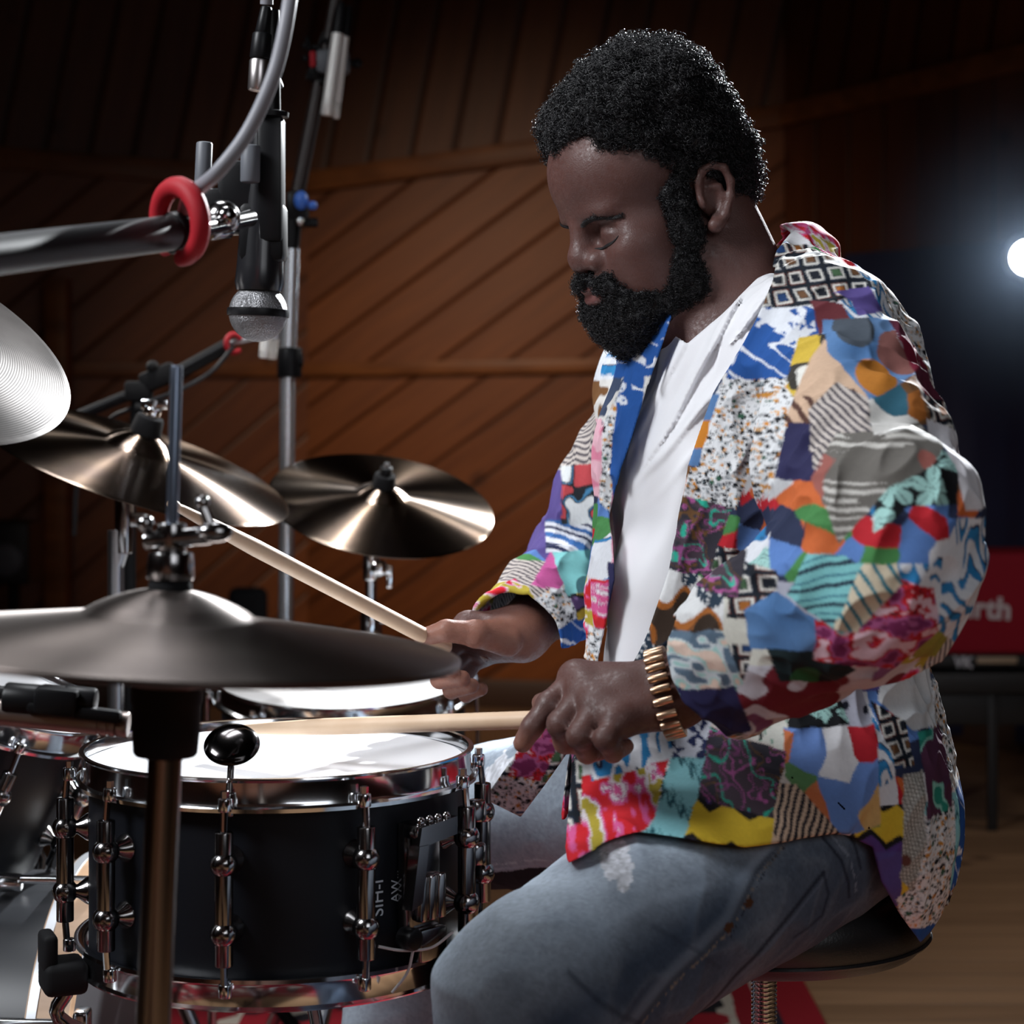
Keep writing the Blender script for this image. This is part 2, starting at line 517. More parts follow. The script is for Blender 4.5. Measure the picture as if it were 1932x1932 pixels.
# ------------------------------------------------------------------ the room
def board_mat(name, ang, width, c1, c2, rough=.45, groove=.06, grain=7.0, axis='XZ', knots=True, bump=.6):
    m = bpy.data.materials.new(name); m.use_nodes = True
    N, L, b = nodes(m)
    tc = N.new('ShaderNodeTexCoord'); mp = N.new('ShaderNodeMapping')
    if axis == 'XZ': mp.inputs['Rotation'].default_value = (math.radians(90), 0, 0)
    L.new(tc.outputs['Object'], mp.inputs['Vector'])
    mp2 = N.new('ShaderNodeMapping'); mp2.inputs['Rotation'].default_value = (0, 0, math.radians(ang)); L.new(mp.outputs['Vector'], mp2.inputs['Vector'])
    sp = N.new('ShaderNodeSeparateXYZ'); L.new(mp2.outputs['Vector'], sp.inputs['Vector'])
    def M(op, a, bb=None, c=None):
        n = N.new('ShaderNodeMath'); n.operation = op
        for i, x in enumerate((a, bb, c)):
            if x is None: continue
            if isinstance(x, (int, float)): n.inputs[i].default_value = x
            else: L.new(x, n.inputs[i])
        return n.outputs[0]
    u = M('DIVIDE', sp.outputs['X'], width); idx = M('FLOOR', u); fr = M('FRACT', u)
    edge = M('MINIMUM', fr, M('SUBTRACT', 1.0, fr))
    g = M('DIVIDE', edge, groove); g = M('MINIMUM', g, 1.0)
    wn = N.new('ShaderNodeTexWhiteNoise'); wn.noise_dimensions = '1D'; L.new(idx, wn.inputs['W'])
    # grain stretched along the board, shifted per board
    cb = N.new('ShaderNodeCombineXYZ')
    L.new(M('MULTIPLY', sp.outputs['X'], 14.0), cb.inputs['X']); L.new(M('ADD', M('MULTIPLY', sp.outputs['Y'], 1.1), M('MULTIPLY', wn.outputs['Value'], 37.0)), cb.inputs['Y']); L.new(M('MULTIPLY', wn.outputs['Value'], 11.0), cb.inputs['Z'])
    nz = N.new('ShaderNodeTexNoise'); nz.inputs['Scale'].default_value = grain / 3; nz.inputs['Detail'].default_value = 6; nz.inputs['Distortion'].default_value = .6; L.new(cb.outputs['Vector'], nz.inputs['Vector'])
    f = M('ADD', M('MULTIPLY', nz.outputs['Fac'], .75), M('MULTIPLY', wn.outputs['Value'], .35))
    cr = N.new('ShaderNodeValToRGB'); cr.color_ramp.elements[0].position = .25; cr.color_ramp.elements[0].color = (*c1, 1); cr.color_ramp.elements[1].position = .85; cr.color_ramp.elements[1].color = (*c2, 1)
    L.new(f, cr.inputs['Fac'])
    col = cr.outputs['Color']
    if knots:
        cb2 = N.new('ShaderNodeCombineXYZ'); L.new(M('MULTIPLY', sp.outputs['X'], 1.0), cb2.inputs['X']); L.new(M('MULTIPLY', sp.outputs['Y'], .8), cb2.inputs['Y'])
        vo = N.new('ShaderNodeTexVoronoi'); vo.inputs['Scale'].default_value = 3.1; L.new(cb2.outputs['Vector'], vo.inputs['Vector'])
        k = M('SUBTRACT', 1.0, M('MINIMUM', M('DIVIDE', vo.outputs['Distance'], .12), 1.0))
        mx = N.new('ShaderNodeMixRGB'); mx.blend_type = 'MIX'; L.new(k, mx.inputs['Fac']); L.new(col, mx.inputs['Color1']); mx.inputs['Color2'].default_value = (c1[0] * .25, c1[1] * .2, c1[2] * .2, 1)
        col = mx.outputs['Color']
    gm = N.new('ShaderNodeMixRGB'); gm.blend_type = 'MULTIPLY'; gm.inputs['Fac'].default_value = 1
    gr = N.new('ShaderNodeValToRGB'); gr.color_ramp.elements[0].color = (.22, .2, .2, 1); gr.color_ramp.elements[1].color = (1, 1, 1, 1); L.new(g, gr.inputs['Fac'])
    L.new(col, gm.inputs['Color1']); L.new(gr.outputs['Color'], gm.inputs['Color2'])
    L.new(gm.outputs['Color'], b.inputs['Base Color'])
    bp = N.new('ShaderNodeBump'); bp.inputs['Strength'].default_value = bump; bp.inputs['Distance'].default_value = .006
    L.new(g, bp.inputs['Height']); L.new(bp.outputs['Normal'], b.inputs['Normal'])
    b.inputs['Roughness'].default_value = rough; b.inputs['Specular IOR Level'].default_value = .3
    return m
W1, W2 = (.13, .036, .009), (.26, .082, .021)
M_wood_diag = board_mat('pine_boards_diagonal', -55, .145, W1, W2, groove=.07)
M_wood_diag2 = board_mat('pine_boards_steep', -50, .145, W1, W2, groove=.07)
M_wood_vert = board_mat('pine_boards_upright', -11, .150, (.085, .026, .009), (.17, .055, .018), groove=.12)  # same pine; the weaker light up there is put into the darker colours
M_wood_side = board_mat('pine_boards_side', 0, .150, (.085, .027, .012), (.15, .050, .022), groove=.06)
M_trim = mat('pine_trim', (.2, .072, .022), .45, spec=.3); add_color_noise(M_trim, (.15, .05, .015), (.25, .09, .028), 6, vec=(.6, 3, 3))
M_floor = board_mat('floor_planks', 90, .095, (.20, .115, .062), (.34, .20, .11), rough=.35, groove=.035, axis='XY', knots=True, bump=.3)
M_ceil = mat('dark_ceiling', (.05, .02, .01), .8)
M_navy = mat('navy_drape', (.045, .055, .14), .6, spec=.3)

def wall(name, p0, p1, z0, z1, z0b, z1b, m, thick=.06):
    """upright wall slab between plan points p0, p1; z (bottom, top) at each end"""
    p0 = np.array([*p0, 0.]); p1 = np.array([*p1, 0.]); d = p1 - p0; Ln = np.linalg.norm(d)
    bm = bmesh.new()
    vs = [bm.verts.new(c) for c in ((0, 0, z0), (Ln, 0, z0b), (Ln, 0, z1b), (0, 0, z1), (0, thick, z0), (Ln, thick, z0b), (Ln, thick, z1b), (0, thick, z1))]
    for f in ((0, 1, 2, 3), (5, 4, 7, 6), (4, 5, 1, 0), (3, 2, 6, 7), (4, 0, 3, 7), (1, 5, 6, 2)): bm.faces.new([vs[i] for i in f])
    me = bpy.data.meshes.new(name); bmesh.ops.recalc_face_normals(bm, faces=bm.faces[:]); bm.to_mesh(me); bm.free()
    o = link_mesh(name, me, m); o.location = V(p0); o.rotation_euler = (0, 0, math.atan2(d[1], d[0]))
    tag(o, kind='structure'); return o
PL, PA, PB, PC, PD = (-3.1, 6.6), (-1.86, 7.1), (-.734, 7.33), (.934, 7.0), (1.555, 6.2)
PE = (3.1, 4.4)
wall('wall_left', PL, PA, 0, 1.93, 0, 1.93, M_wood_diag2)
wall('wall_back', PA, PB, 0, 1.93, 0, 1.866, M_wood_diag2)
wall('wall_rear', PB, PC, 0, 1.866, 0, 2.054, M_wood_diag)
wall('wall_right', PC, PD, 0, 2.054, 0, 2.11, M_wood_side)
wall('wall_east', PD, PE, 0, 2.11, 0, 2.35, M_wood_side)
for n_, a, b, za, zb in (('wall_upper_left', PL, PA, 1.93, 1.93), ('wall_upper_back', PA, PB, 1.93, 1.866), ('wall_upper_rear', PB, PC, 1.866, 2.054), ('wall_upper_right', PC, PD, 2.054, 2.11), ('wall_upper_east', PD, PE, 2.11, 2.35)):
    wall(n_, a, b, za, 3.3, zb, 3.3, M_wood_vert)
wall('wall_side_left', (-3.1, -2.4), (-3.1, 6.6), 0, 3.3, 0, 3.3, M_wood_side)
wall('wall_side_right', (3.1, 4.4), (3.1, -2.4), 0, 3.3, 0, 3.3, M_wood_side)
wall('wall_front', (3.1, -2.4), (-3.1, -2.4), 0, 3.3, 0, 3.3, M_wood_side)
def slab(name, poly, z0, z1, m):
    bm = bmesh.new()
    A = [bm.verts.new((x, y, z0)) for x, y in poly]; B_ = [bm.verts.new((x, y, z1)) for x, y in poly]
    bm.faces.new(A[::-1]); bm.faces.new(B_)
    for i in range(len(poly)):
        j = (i + 1) % len(poly); bm.faces.new((A[i], A[j], B_[j], B_[i]))
    me = bpy.data.meshes.new(name); bmesh.ops.recalc_face_normals(bm, faces=bm.faces[:]); bm.to_mesh(me); bm.free()
    return tag(link_mesh(name, me, m), kind='structure')
ROOM = [(-3.1, -2.4), (3.1, -2.4), PE, PD, PC, PB, PA, PL]
slab('floor', ROOM, -.08, 0, M_floor)
slab('ceiling', ROOM, 3.3, 3.36, M_ceil)
def trim(name, p0, p1, z0, z1, h, dpt=.03, m=None):
    p0 = np.array(p0); p1 = np.array(p1); d = nrm(p1 - p0); nn = np.array([d[1], -d[0]])
    a = np.array([*(p0 + nn * dpt / 2), z0]); b = np.array([*(p1 + nn * dpt / 2), z1])
    c = (a + b) / 2; ux = nrm(b - a); uy = np.array([nn[0], nn[1], 0]); uz = np.cross(ux, uy); 
    R = Matrix((V(ux), V(uy), V(uz))).transposed()
    o = MB().box(c, (np.linalg.norm(b - a), dpt, h), R, .004).build(name, m or M_trim)
    return tag(o, kind='structure')
k_ = 0
for a, b, za, zb in ((PL, PA, 1.93, 1.93), (PA, PB, 1.93, 1.866), (PB, PC, 1.866, 2.054), (PC, PD, 2.054, 2.11), (PD, PE, 2.11, 2.35)):
    k_ += 1; trim('trim_%d' % k_, a, b, za, zb, .075, .035)
trim('trim_6', PB, PC, 1.195, 1.21, .05); trim('trim_7', PA, PB, 1.19, 1.195, .05)
for nm, a, b in (('left', PA, PB), ('rear', PB, PC), ('right', PC, PD)): trim('baseboard_' + nm, a, b, .05, .05, .10, .02, mat('dark_base', (.06, .03, .02), .5))
# upright post on the left
pp = at(112, 1150, 7.0)
MB().box((pp[0], 6.98, .75), (.075, .09, 1.5), None, .005).build('trim_8', M_trim)['kind'] = 'structure'
# dark blue draped opening in the right-hand wall
d_ = nrm(np.array(PD) - np.array(PC)); n_ = np.array([d_[1], -d_[0]])
def onwall(t, off): return np.array(PC) + (np.array(PD) - np.array(PC)) * t + n_ * off
a, b = onwall(.30, .03), onwall(1.0, .03)
def sheet(name, a, b, z0, z1, m):
    n = 60; bm = bmesh.new(); rows = []
    for k in range(n + 1):
        t = k / n; p = a + (b - a) * t + n_ * (.012 * math.sin(t * 38) + .006 * math.sin(t * 91))
        rows.append((bm.verts.new((p[0], p[1], z0)), bm.verts.new((p[0], p[1], z1)), bm.verts.new((p[0] - n_[0] * .012, p[1] - n_[1] * .012, z0)), bm.verts.new((p[0] - n_[0] * .012, p[1] - n_[1] * .012, z1))))
    for A, B_ in zip(rows[:-1], rows[1:]):
        bm.faces.new((A[0], B_[0], B_[1], A[1])); bm.faces.new((A[2], A[3], B_[3], B_[2])); bm.faces.new((A[1], B_[1], B_[3], A[3])); bm.faces.new((A[0], A[2], B_[2], B_[0]))
    me = bpy.data.meshes.new(name); bmesh.ops.recalc_face_normals(bm, faces=bm.faces[:]); bm.to_mesh(me); bm.free(); smooth_mesh(me)
    return link_mesh(name, me, m)
b2 = np.array(PD) + (np.array(PE) - np.array(PD)) * .55 + n_ * .05
drape_ = sheet('curtain', a, b2, .03, 1.56, M_navy)
tag(drape_, 'dark navy curtain hanging against the right wooden wall behind the red case', 'curtain')
# ------------------------------------------------------------------ the drummer: skeleton
def head_axes(t, p, r):
    t, p, r = np.radians([t, p, r])
    fh = np.array([-np.cos(t), -np.sin(t), 0]); l = np.array([np.sin(t), -np.cos(t), 0]); z = np.array([0, 0, 1.])
    Fx = fh * np.cos(p) - z * np.sin(p); U = z * np.cos(p) + fh * np.sin(p)
    return Fx, l * np.cos(r) + U * np.sin(r), U * np.cos(r) - l * np.sin(r)
HX, HL, HU = head_axes(22, 23, 1)
HO = np.array([.1535, 2.0, 1.2070])
HM = np.stack([HX, HL, HU])                 # rows: head axes
def hw(x, y, z): return HO + x * HX + y * HL + z * HU
def to_head(P): return ((P - HO.astype(f32)) @ HM.T.astype(f32))
def h_ell(c, r, rot=None):
    A = HM if rot is None else np.asarray(rot) @ HM
    return p_ell(hw(*c), r, A)
def h_sph(c, r): return p_sph(hw(*c), r)
def h_cap(a, b, ra, rb=None): return p_cap(hw(*a), hw(*b), ra, rb)
def rot_y(deg):
    a = math.radians(deg); return np.array([[math.cos(a), 0, -math.sin(a)], [0, 1, 0], [math.sin(a), 0, math.cos(a)]])
def rot_z(deg):
    a = math.radians(deg); return np.array([[math.cos(a), math.sin(a), 0], [-math.sin(a), math.cos(a), 0], [0, 0, 1]])

TF = nrm([-.891, -.454, 0]); TL = nrm([.454, -.891, 0]); TZ = np.array([0, 0, 1.])
TA = np.stack([TF, TL, TZ])
NECKB = np.array([.215, 1.995, 1.075])
SH_N = at(1568, 682, 1.84)      # near (left) shoulder
EL_N = at(1668, 1092, 1.60)
WR_N = at(1262, 1305, 1.73)
SH_F = np.array([.165, 2.15, 1.03])
EL_F = at(1105, 1075, 2.30)
WR_F = at(985, 1192, 2.12)
HIP_N = np.array([.285, 1.905, .640]); KN_N = at(1006, 1886, 1.64)
HIP_F = np.array([.230, 2.09, .635]); KN_F = at(800, 1560, 2.35)
AN_N = np.array([-.055, 1.60, .10]); AN_F = np.array([-.155, 2.30, .10])

def torso(S, o=0.0):
    k = .045
    S.u(p_ell((.268, 2.0, .60), (.115 + o, .155 + o, .11 + o), TA), k)
    S.u(p_ell((.226, 1.995, .775), (.118 + o, .152 + o, .16 + o), TA), k)
    S.u(p_ell((.232, 1.99, .945), (.112 + o, .162 + o, .15 + o), TA), k)
    S.u(p_cap((.245, 1.995, 1.045), (.240, 2.0, .98), .078 + o, .10 + o), k)
    S.u(p_cap((.225, 1.995, 1.07), SH_N + np.array([-.015, .03, .01]), .058 + o, .062 + o), k)
    S.u(p_cap((.225, 1.995, 1.07), SH_F + np.array([.0, -.02, .01]), .058 + o, .05 + o), k)
    return S

# ------------------------------------------------------------------ body (skin)
def head_sdf(S):
    e = h_ell
    S.u(e((.006, 0, .055), (.091, .077, .079)), .02)
    S.u(e((.040, 0, .058), (.060, .066, .058)), .02)
    for s in (1, -1):
        S.u(e((.080, s * .026, .0270), (.017, .024, .0085)), .016)
    S.u(e((.040, 0, -.018), (.056, .061, .070)), .025)
    for s in (1, -1):
        S.u(e((.063, s * .044, -.012), (.028, .024, .020)), .02)
        S.u(e((.058, s * .036, -.042), (.033, .030, .032)), .02)
        S.u(h_cap((.004, s * .050, -.052), (.070, s * .022, -.082), .024, .024), .025)
    S.u(e((.083, 0, -.080), (.024, .028, .022)), .02)
    S.u(e((.084, 0, -.040), (.026, .033, .026)), .018)
    for s in (1, -1):
        S.sub(e((.0985, s * .030, .0085), (.016, .018, .0085)), .022)
        S.u(h_sph((.0725, s * .032, .0040), .0178), .006)            # closed upper lid
        S.u(e((.082, s * .033, -.0095), (.009, .017, .0050)), .006)
        S.sub(h_cap((.0945, s * .020, .0125), (.0925, s * .033, .0150), .0018, .0018), .004)
        S.sub(h_cap((.0925, s * .033, .0150), (.0815, s * .046, .0105), .0018, .0014), .004)   # lower lid fold
    S.u(h_cap((.0950, 0, .018), (.1045, 0, -.004), .0085, .0108), .012)
    S.u(h_sph((.1030, 0, -.0095), .0142), .008)
    for s in (1, -1):
        S.u(e((.0955, s * .0175, -.0140), (.0138, .0105, .0106)), .006)
        S.sub(e((.102, s * .0095, -.0225), (.006, .0045, .0040)), .003)
    S.u(e((.1050, 0, -.0368), (.0095, .023, .0062)), .005)
    S.u(e((.1045, 0, -.0485), (.0105, .020, .0070)), .005)
    S.sub(h_cap((.117, -.002, -.0425), (.101, .026, -.0440), .0010, .0008), .0025)
    S.sub(h_cap((.117, .002, -.0425), (.101, -.026, -.0440), .0010, .0008), .0025)
    for s in (1, -1):
        ER = math.radians(17); EX = -.006
        def er(x, z): return (x * .88 * math.cos(ER) - z * math.sin(ER) + EX, x * .88 * math.sin(ER) + z * math.cos(ER))
        S.u(h_ell((-.004 + EX, s * .0745, .004), (.0150, .0065, .0285), rot_y(17) @ rot_z(-s * 14)), .006)
        ol = [(.013, .004), (.0135, .018), (.008, .029), (-.003, .0335), (-.015, .030), (-.021, .017), (-.0195, .002), (-.013, -.013), (-.006, -.022)]
        pt = lambda q, dy=0: (er(*q)[0], s * (.0835 + dy - .22 * q[0]), er(*q)[1])
        for a, b in zip(ol[:-1], ol[1:]): S.u(h_cap(pt(a), pt(b), .0040, .0040), .003)
        S.u(h_sph(pt((-.0005, -.0235), -.001), .0075), .006)
        S.sub(h_ell(pt((.001, -.002), .0067), (.0075, .0085, .0120)), .004)
        S.sub(h_ell(pt((-.001, .0205), .0063), (.0068, .006, .0062)), .003)
        ah = [(.0025, .013), (-.009, .013), (-.0125, .003), (-.009, -.009), (-.002, -.0145)]
        for a, b in zip(ah[:-1], ah[1:]): S.u(h_cap(pt(a, -.003), pt(b, -.003), .0034, .0034), .003)
        S.u(h_ell(pt((.0118, -.002), .001), (.0042, .005, .0062)), .003)
    return S

def chain(S, pts, rad, k):
    for i in range(len(pts) - 1): S.u(p_cap(pts[i], pts[i + 1], rad[i], rad[i + 1]), k)
# near (left) hand: the index runs along the stick, the rest curl under it
HN = dict(
    thumb=[at(1205, 1290, 1.765), at(1125, 1308, 1.790), at(1062, 1334, 1.782), at(1022, 1326, 1.762)],
    index=[at(1088, 1280, 1.742), at(1036, 1330, 1.722), at(1004, 1372, 1.716), at(986, 1402, 1.717)],
    middle=[at(1104, 1306, 1.722), at(1058, 1366, 1.697), at(1066, 1400, 1.712), at(1096, 1406, 1.738)],
    ring=[at(1128, 1332, 1.702), at(1094, 1388, 1.678), at(1108, 1420, 1.694), at(1138, 1415, 1.722)],
    pinky=[at(1165, 1358, 1.686), at(1142, 1394, 1.668), at(1156, 1420, 1.682), at(1180, 1408, 1.706)])
HF = dict(
    thumb=[at(958, 1212, 2.085), at(898, 1196, 2.062), at(842, 1190, 2.055), at(797, 1203, 2.062)],
    index=[at(884, 1182, 2.115), at(822, 1206, 2.112), at(815, 1248, 2.092), at(852, 1264, 2.065)],
    middle=[at(888, 1196, 2.137), at(826, 1240, 2.130), at(830, 1282, 2.103), at(872, 1280, 2.070)],
    ring=[at(895, 1212, 2.155), at(842, 1268, 2.140), at(852, 1302, 2.112), at(890, 1294, 2.080)],
    pinky=[at(906, 1230, 2.168), at(866, 1290, 2.150), at(880, 1310, 2.122), at(908, 1300, 2.096)])
def hand(S, H, WR, s=1.0):
    fr = dict(thumb=[.0150, .0128, .0112, .0088], index=[.0118, .0106, .0096, .0082], middle=[.0120, .0108, .0098, .0084],
              ring=[.0116, .0102, .0092, .0080], pinky=[.0106, .0092, .0084, .0072])
    for n in ('index', 'middle', 'ring', 'pinky'):
        S.u(p_cap(WR + (H[n][0] - WR) * .05 + (H[n][0] - H['middle'][0]) * .35, H[n][0], .0200 * s, .0150 * s), .014)
    S.u(p_cap(WR + (H['thumb'][0] - WR) * .3, H['thumb'][1], .018 * s, .0135 * s), .012)
    for a, b in (('index', 'middle'), ('middle', 'ring'), ('ring', 'pinky')):
        S.u(p_cap(H[a][0], H[b][0], .0138 * s, .0138 * s), .010)
        S.u(p_cap(H[a][0] * .9 + H[a][1] * .1, H[b][0] * .9 + H[b][1] * .1, .0105 * s), .008)
    pc = (WR + sum(H[n][0] for n in ('index', 'middle', 'ring', 'pinky')) / 4 * 1.6) / 2.6
    S.u(p_sph(pc, .0215 * s), .014)
    for n in fr:
        S2 = [r * s for r in fr[n]]
        pts = H[n]
        for i in range(3): S.u(p_cap(pts[i], pts[i + 1], S2[i], S2[i + 1]), .0028)
        for i in (1,): S.u(p_sph(pts[i], S2[i] * 1.06), .004)
    return S

B = SDF()
torso(B, -.014)
# legs and feet inside the clothes
for hip, kn, an, sx in ((HIP_N, KN_N, AN_N, 1), (HIP_F, KN_F, AN_F, 1)):
    B.u(p_cap(hip, kn, .078, .050), .03)
    B.u(p_cap(kn, an, .048, .034), .02)
    B.u(p_cap(an + np.array([.02, 0, -.045]), an + np.array([-.16, -.02, -.06]), .033, .026), .02)
# arms
for sh, el, wr in ((SH_N, EL_N, WR_N), (SH_F, EL_F, WR_F)):
    B.u(p_cap(sh, el, .047, .036), .03)
    B.u(p_cap(el, el + (wr - el) * .55, .038, .034), .02)
    B.u(p_cap(el + (wr - el) * .5, wr, .034, .030), .02)
hand(B, HN, WR_N); hand(B, HF, WR_F, 1.0)
# neck
B.u(p_cap(hw(-.020, 0, -.01), (.222, 1.995, 1.085), .055, .066), .03)
B.u(p_cap(hw(-.01, 0, -.05), (.205, 1.985, 1.05), .054, .060), .03)
B.u(p_cap(hw(-.040, .035, .0), (.250, 1.96, 1.09), .022, .033), .03)
head_sdf(B)

def skin_color(P):
    c = np.empty(P.shape, f32); c[:] = srgb('#543833')
    n = fbm(P, 30, 3, 3)[:, None]
    c *= (.80 + .40 * n)
    q = to_head(P); x, y, z = q.T; ay = np.abs(y)
    inh = (z > -.11) & (x > -.13)
    def blend(w, col):
        w = np.clip(w, 0, 1)[:, None]; c[:] = c * (1 - w) + np.asarray(srgb(col), f32) * w
    ss = lambda a, b, v: np.clip((v - a) / (b - a), 0, 1) ** 2 * (3 - 2 * np.clip((v - a) / (b - a), 0, 1))
    # lips
    dl = np.sqrt(((x - .107) / .014) ** 2 + (y / .024) ** 2 + ((z + .0425) / .0125) ** 2)
    blend(inh * (1 - ss(.85, 1.1, dl)) * .75, '#6c4240')
    # darker lids
    dd = np.sqrt(((x - .085) / .02) ** 2 + ((ay - .032) / .022) ** 2 + ((z - .006) / .016) ** 2)
    blend(inh * (1 - ss(.6, 1.2, dd)) * .35, '#3c2622')
    # lighter palm side of the fingers
    for H, WR, nv in ((HN, WR_N, (.1, .4, -.9)), (HF, WR_F, (.25, -.75, -.6))):
        pc = H['middle'][0] * .5 + WR * .5
        near = np.sqrt(((P - pc) ** 2).sum(1)) < .14
        w = near * ss(.004, .03, ((P - pc) @ nrm(nv))) * .75
        blend(w, '#8a5d4d')
    return c

v, q = sdf_mesh(B, (-.40, 1.46, .0), (.50, 2.48, 1.42), .0024)
me = mesh_np('person', v, q)
set_colors(me, skin_color(v.astype(f32)))
M_skin = mat('skin', (.1, .05, .04), .47, spec=.38)
M_skin.node_tree.nodes['Principled BSDF'].inputs['Subsurface Weight'].default_value = .06
M_skin.node_tree.nodes['Principled BSDF'].inputs['Subsurface Radius'].default_value = (.006, .002, .001)
attr_color(M_skin)
add_noise_bump(M_skin, 650, .38, .0008, 3)
_N, _L, _b = nodes(M_skin); _t = _N.new('ShaderNodeTexCoord'); _n = _N.new('ShaderNodeTexNoise'); _n.inputs['Scale'].default_value = 260; _n.inputs['Detail'].default_value = 4
_r = _N.new('ShaderNodeMapRange'); _r.inputs['From Min'].default_value = .35; _r.inputs['From Max'].default_value = .65; _r.inputs['To Min'].default_value = .38; _r.inputs['To Max'].default_value = .66
_L.new(_t.outputs['Object'], _n.inputs['Vector']); _L.new(_n.outputs['Fac'], _r.inputs['Value']); _L.new(_r.outputs['Result'], _b.inputs['Roughness'])
person = link_mesh('person', me, M_skin)
tag(person, 'bearded man in patchwork jacket drumming seated on a black stool', 'person')
# ------------------------------------------------------------------ hair, beard, brows
M_hair = mat('hair', (.010, .0095, .011), .46, spec=.42)
def zline(x):
    xs = np.array([-.14, -.07, -.05, -.037, -.02, 0, .0222, .0512, .0647, .09, .12], f32)
    zs = np.array([-.036, -.032, -.018, .008, .018, .027, .034, .050, .072, .0875, .094], f32)
    return np.interp(x, xs, zs).astype(f32)
def hair_cut(P, d):
    q = to_head(P)
    return np.maximum(d, (zline(q[..., 0]) - q[..., 2] + .006 * (vnoise(P, 120, 5) - .5)) * .75)
HAIR = SDF()
HAIR.u(h_ell((-.012, 0, .073), (.0830, .088, .0950)), .02)
HAIR.u(h_ell((.036, 0, .104), (.0480, .066, .040)), .03)
HAIR.u(h_ell((-.052, 0, .014), (.040, .066, .045)), .03)
HAIR.disp(lambda P: .018 * (.5 - fbm(P, 45, 1, 2)) + .006 * (.5 - vnoise(P, 150, 2)))
HAIR.map(hair_cut)
BEARD = SDF()
BEARD.u(h_ell((.076, 0, -.076), (.0385, .043, .0410)), .02)
for s_ in (1, -1):
    BEARD.u(h_cap((.026, s_ * .058, -.028), (.030, s_ * .050, -.070), .0165, .022), .02)
    BEARD.u(h_cap((.040, s_ * .053, -.058), (.080, s_ * .026, -.068), .019, .028), .02)
    BEARD.u(h_cap((.026, s_ * .0690, .022), (.024, s_ * .0650, -.025), .0085, .0125), .012)
    BEARD.u(h_cap((.016, s_ * .0690, .032), (.016, s_ * .0660, -.010), .0085, .0105), .012)
    BEARD.u(h_cap((.1125, s_ * .003, -.0285), (.0985, s_ * .027, -.040), .0062, .0078), .006)
    BEARD.u(h_cap((.0985, s_ * .028, -.040), (.0905, s_ * .034, -.060), .0085, .011), .008)
BEARD.sub(h_ell((.112, 0, -.0470), (.0120, .0165, .0068)), .005)
BEARD.disp(lambda P: .009 * (.5 - fbm(P, 55, 4, 2)) + .004 * (.5 - vnoise(P, 170, 2)))

def grad(S, P, e=.0015):
    g = np.stack([S(P + np.eye(3, dtype=f32)[i] * f32(e)) - S(P - np.eye(3, dtype=f32)[i] * f32(e)) for i in range(3)], -1)
    return g / np.maximum(_ln(g)[..., None], 1e-9)

def tubes_np(C, r, nside=3):
    """C (n, m, 3) centre lines, r (m,) radii -> verts, quads"""
    n, m, _ = C.shape
    T = np.gradient(C, axis=1); T /= np.maximum(_ln(T)[..., None], 1e-9)
    ref = np.where(np.abs(T[..., 2:3]) > .9, np.array([1., 0, 0]), np.array([0, 0, 1.]))
    U = np.cross(T, ref); U /= np.maximum(_ln(U)[..., None], 1e-9); W = np.cross(T, U)
    a = np.arange(nside) * 2 * np.pi / nside
    Vx = C[:, :, None, :] + np.asarray(r)[None, :, None, None] * (np.cos(a)[None, None, :, None] * U[:, :, None, :] + np.sin(a)[None, None, :, None] * W[:, :, None, :])
    verts = Vx.reshape(-1, 3)
    i = np.arange(n)[:, None, None] * m * nside; j = np.arange(m - 1)[None, :, None] * nside; k = np.arange(nside)[None, None, :]
    k2 = (k + 1) % nside
    quads = np.stack([i + j + k, i + j + k2, i + j + nside + k2, i + j + nside + k], -1).reshape(-1, 4)
    return verts, quads

def curls(S, verts, count, length, coil, turns, rad, seed, updir=None, sink=.004):
    rng = np.random.default_rng(seed)
    idx = rng.choice(len(verts), count, replace=len(verts) < count * 1.5)
    P = (verts[idx] + rng.uniform(-.0012, .0012, (count, 3))).astype(f32)
    N = grad(S, P, .004)
    N = N + rng.normal(size=N.shape) * .35
    if updir is not None: N = N + np.asarray(updir)
    N /= _ln(N)[:, None]
    m = int(turns * 7) + 1
    t = np.linspace(0, 1, m)
    R = rng.normal(size=N.shape); U = np.cross(N, R); U /= _ln(U)[:, None]; W = np.cross(N, U)
    ph = rng.uniform(0, 6.28, (count, 1)); L = length * rng.uniform(.5, 1.2, (count, 1))
    cr = coil * rng.uniform(.6, 1.3, (count, 1)) * np.minimum(1, t * 4 + .2)
    a = ph + t * turns * 2 * np.pi * rng.choice([-1, 1], (count, 1))
    C = (P - N * sink)[:, None, :] + N[:, None, :] * (L * t)[..., None] + U[:, None, :] * (cr * np.cos(a))[..., None] + W[:, None, :] * (cr * np.sin(a))[..., None]
    return tubes_np(C, rad * (1 - .35 * t))

def hair_part(name, S, lo, hi, mask, count, length, coil, turns, rad, seed, updir=None):
    v, q = sdf_mesh(S, lo, hi, .0026)
    ok = mask(v)
    v2, q2 = curls(S, v[ok], count, length, coil, turns, rad, seed, updir)
    V_ = np.concatenate([v, v2]); Q_ = np.concatenate([q, q2 + len(v)])
    o = link_mesh(name, mesh_np(name, V_, Q_), M_hair, person)
    return o
hd_lo = HO - .2; hd_hi = HO + .22
def body_out(v): return B(v.astype(f32)) > -.001
hair = hair_part('hair', HAIR, hd_lo, hd_hi, lambda v: body_out(v) & (to_head(v.astype(f32))[:, 2] > zline(to_head(v.astype(f32))[:, 0]) - .004), 9500, .0135, .0025, 3.8, .00046, 3, (0, 0, .15))
beard = hair_part('beard', BEARD, hd_lo, hd_hi, body_out, 7000, .0085, .0019, 2.8, .00040, 4, (0, 0, -.1))
# short stubble fringe along the hair line and beard edge is carried by the curls themselves

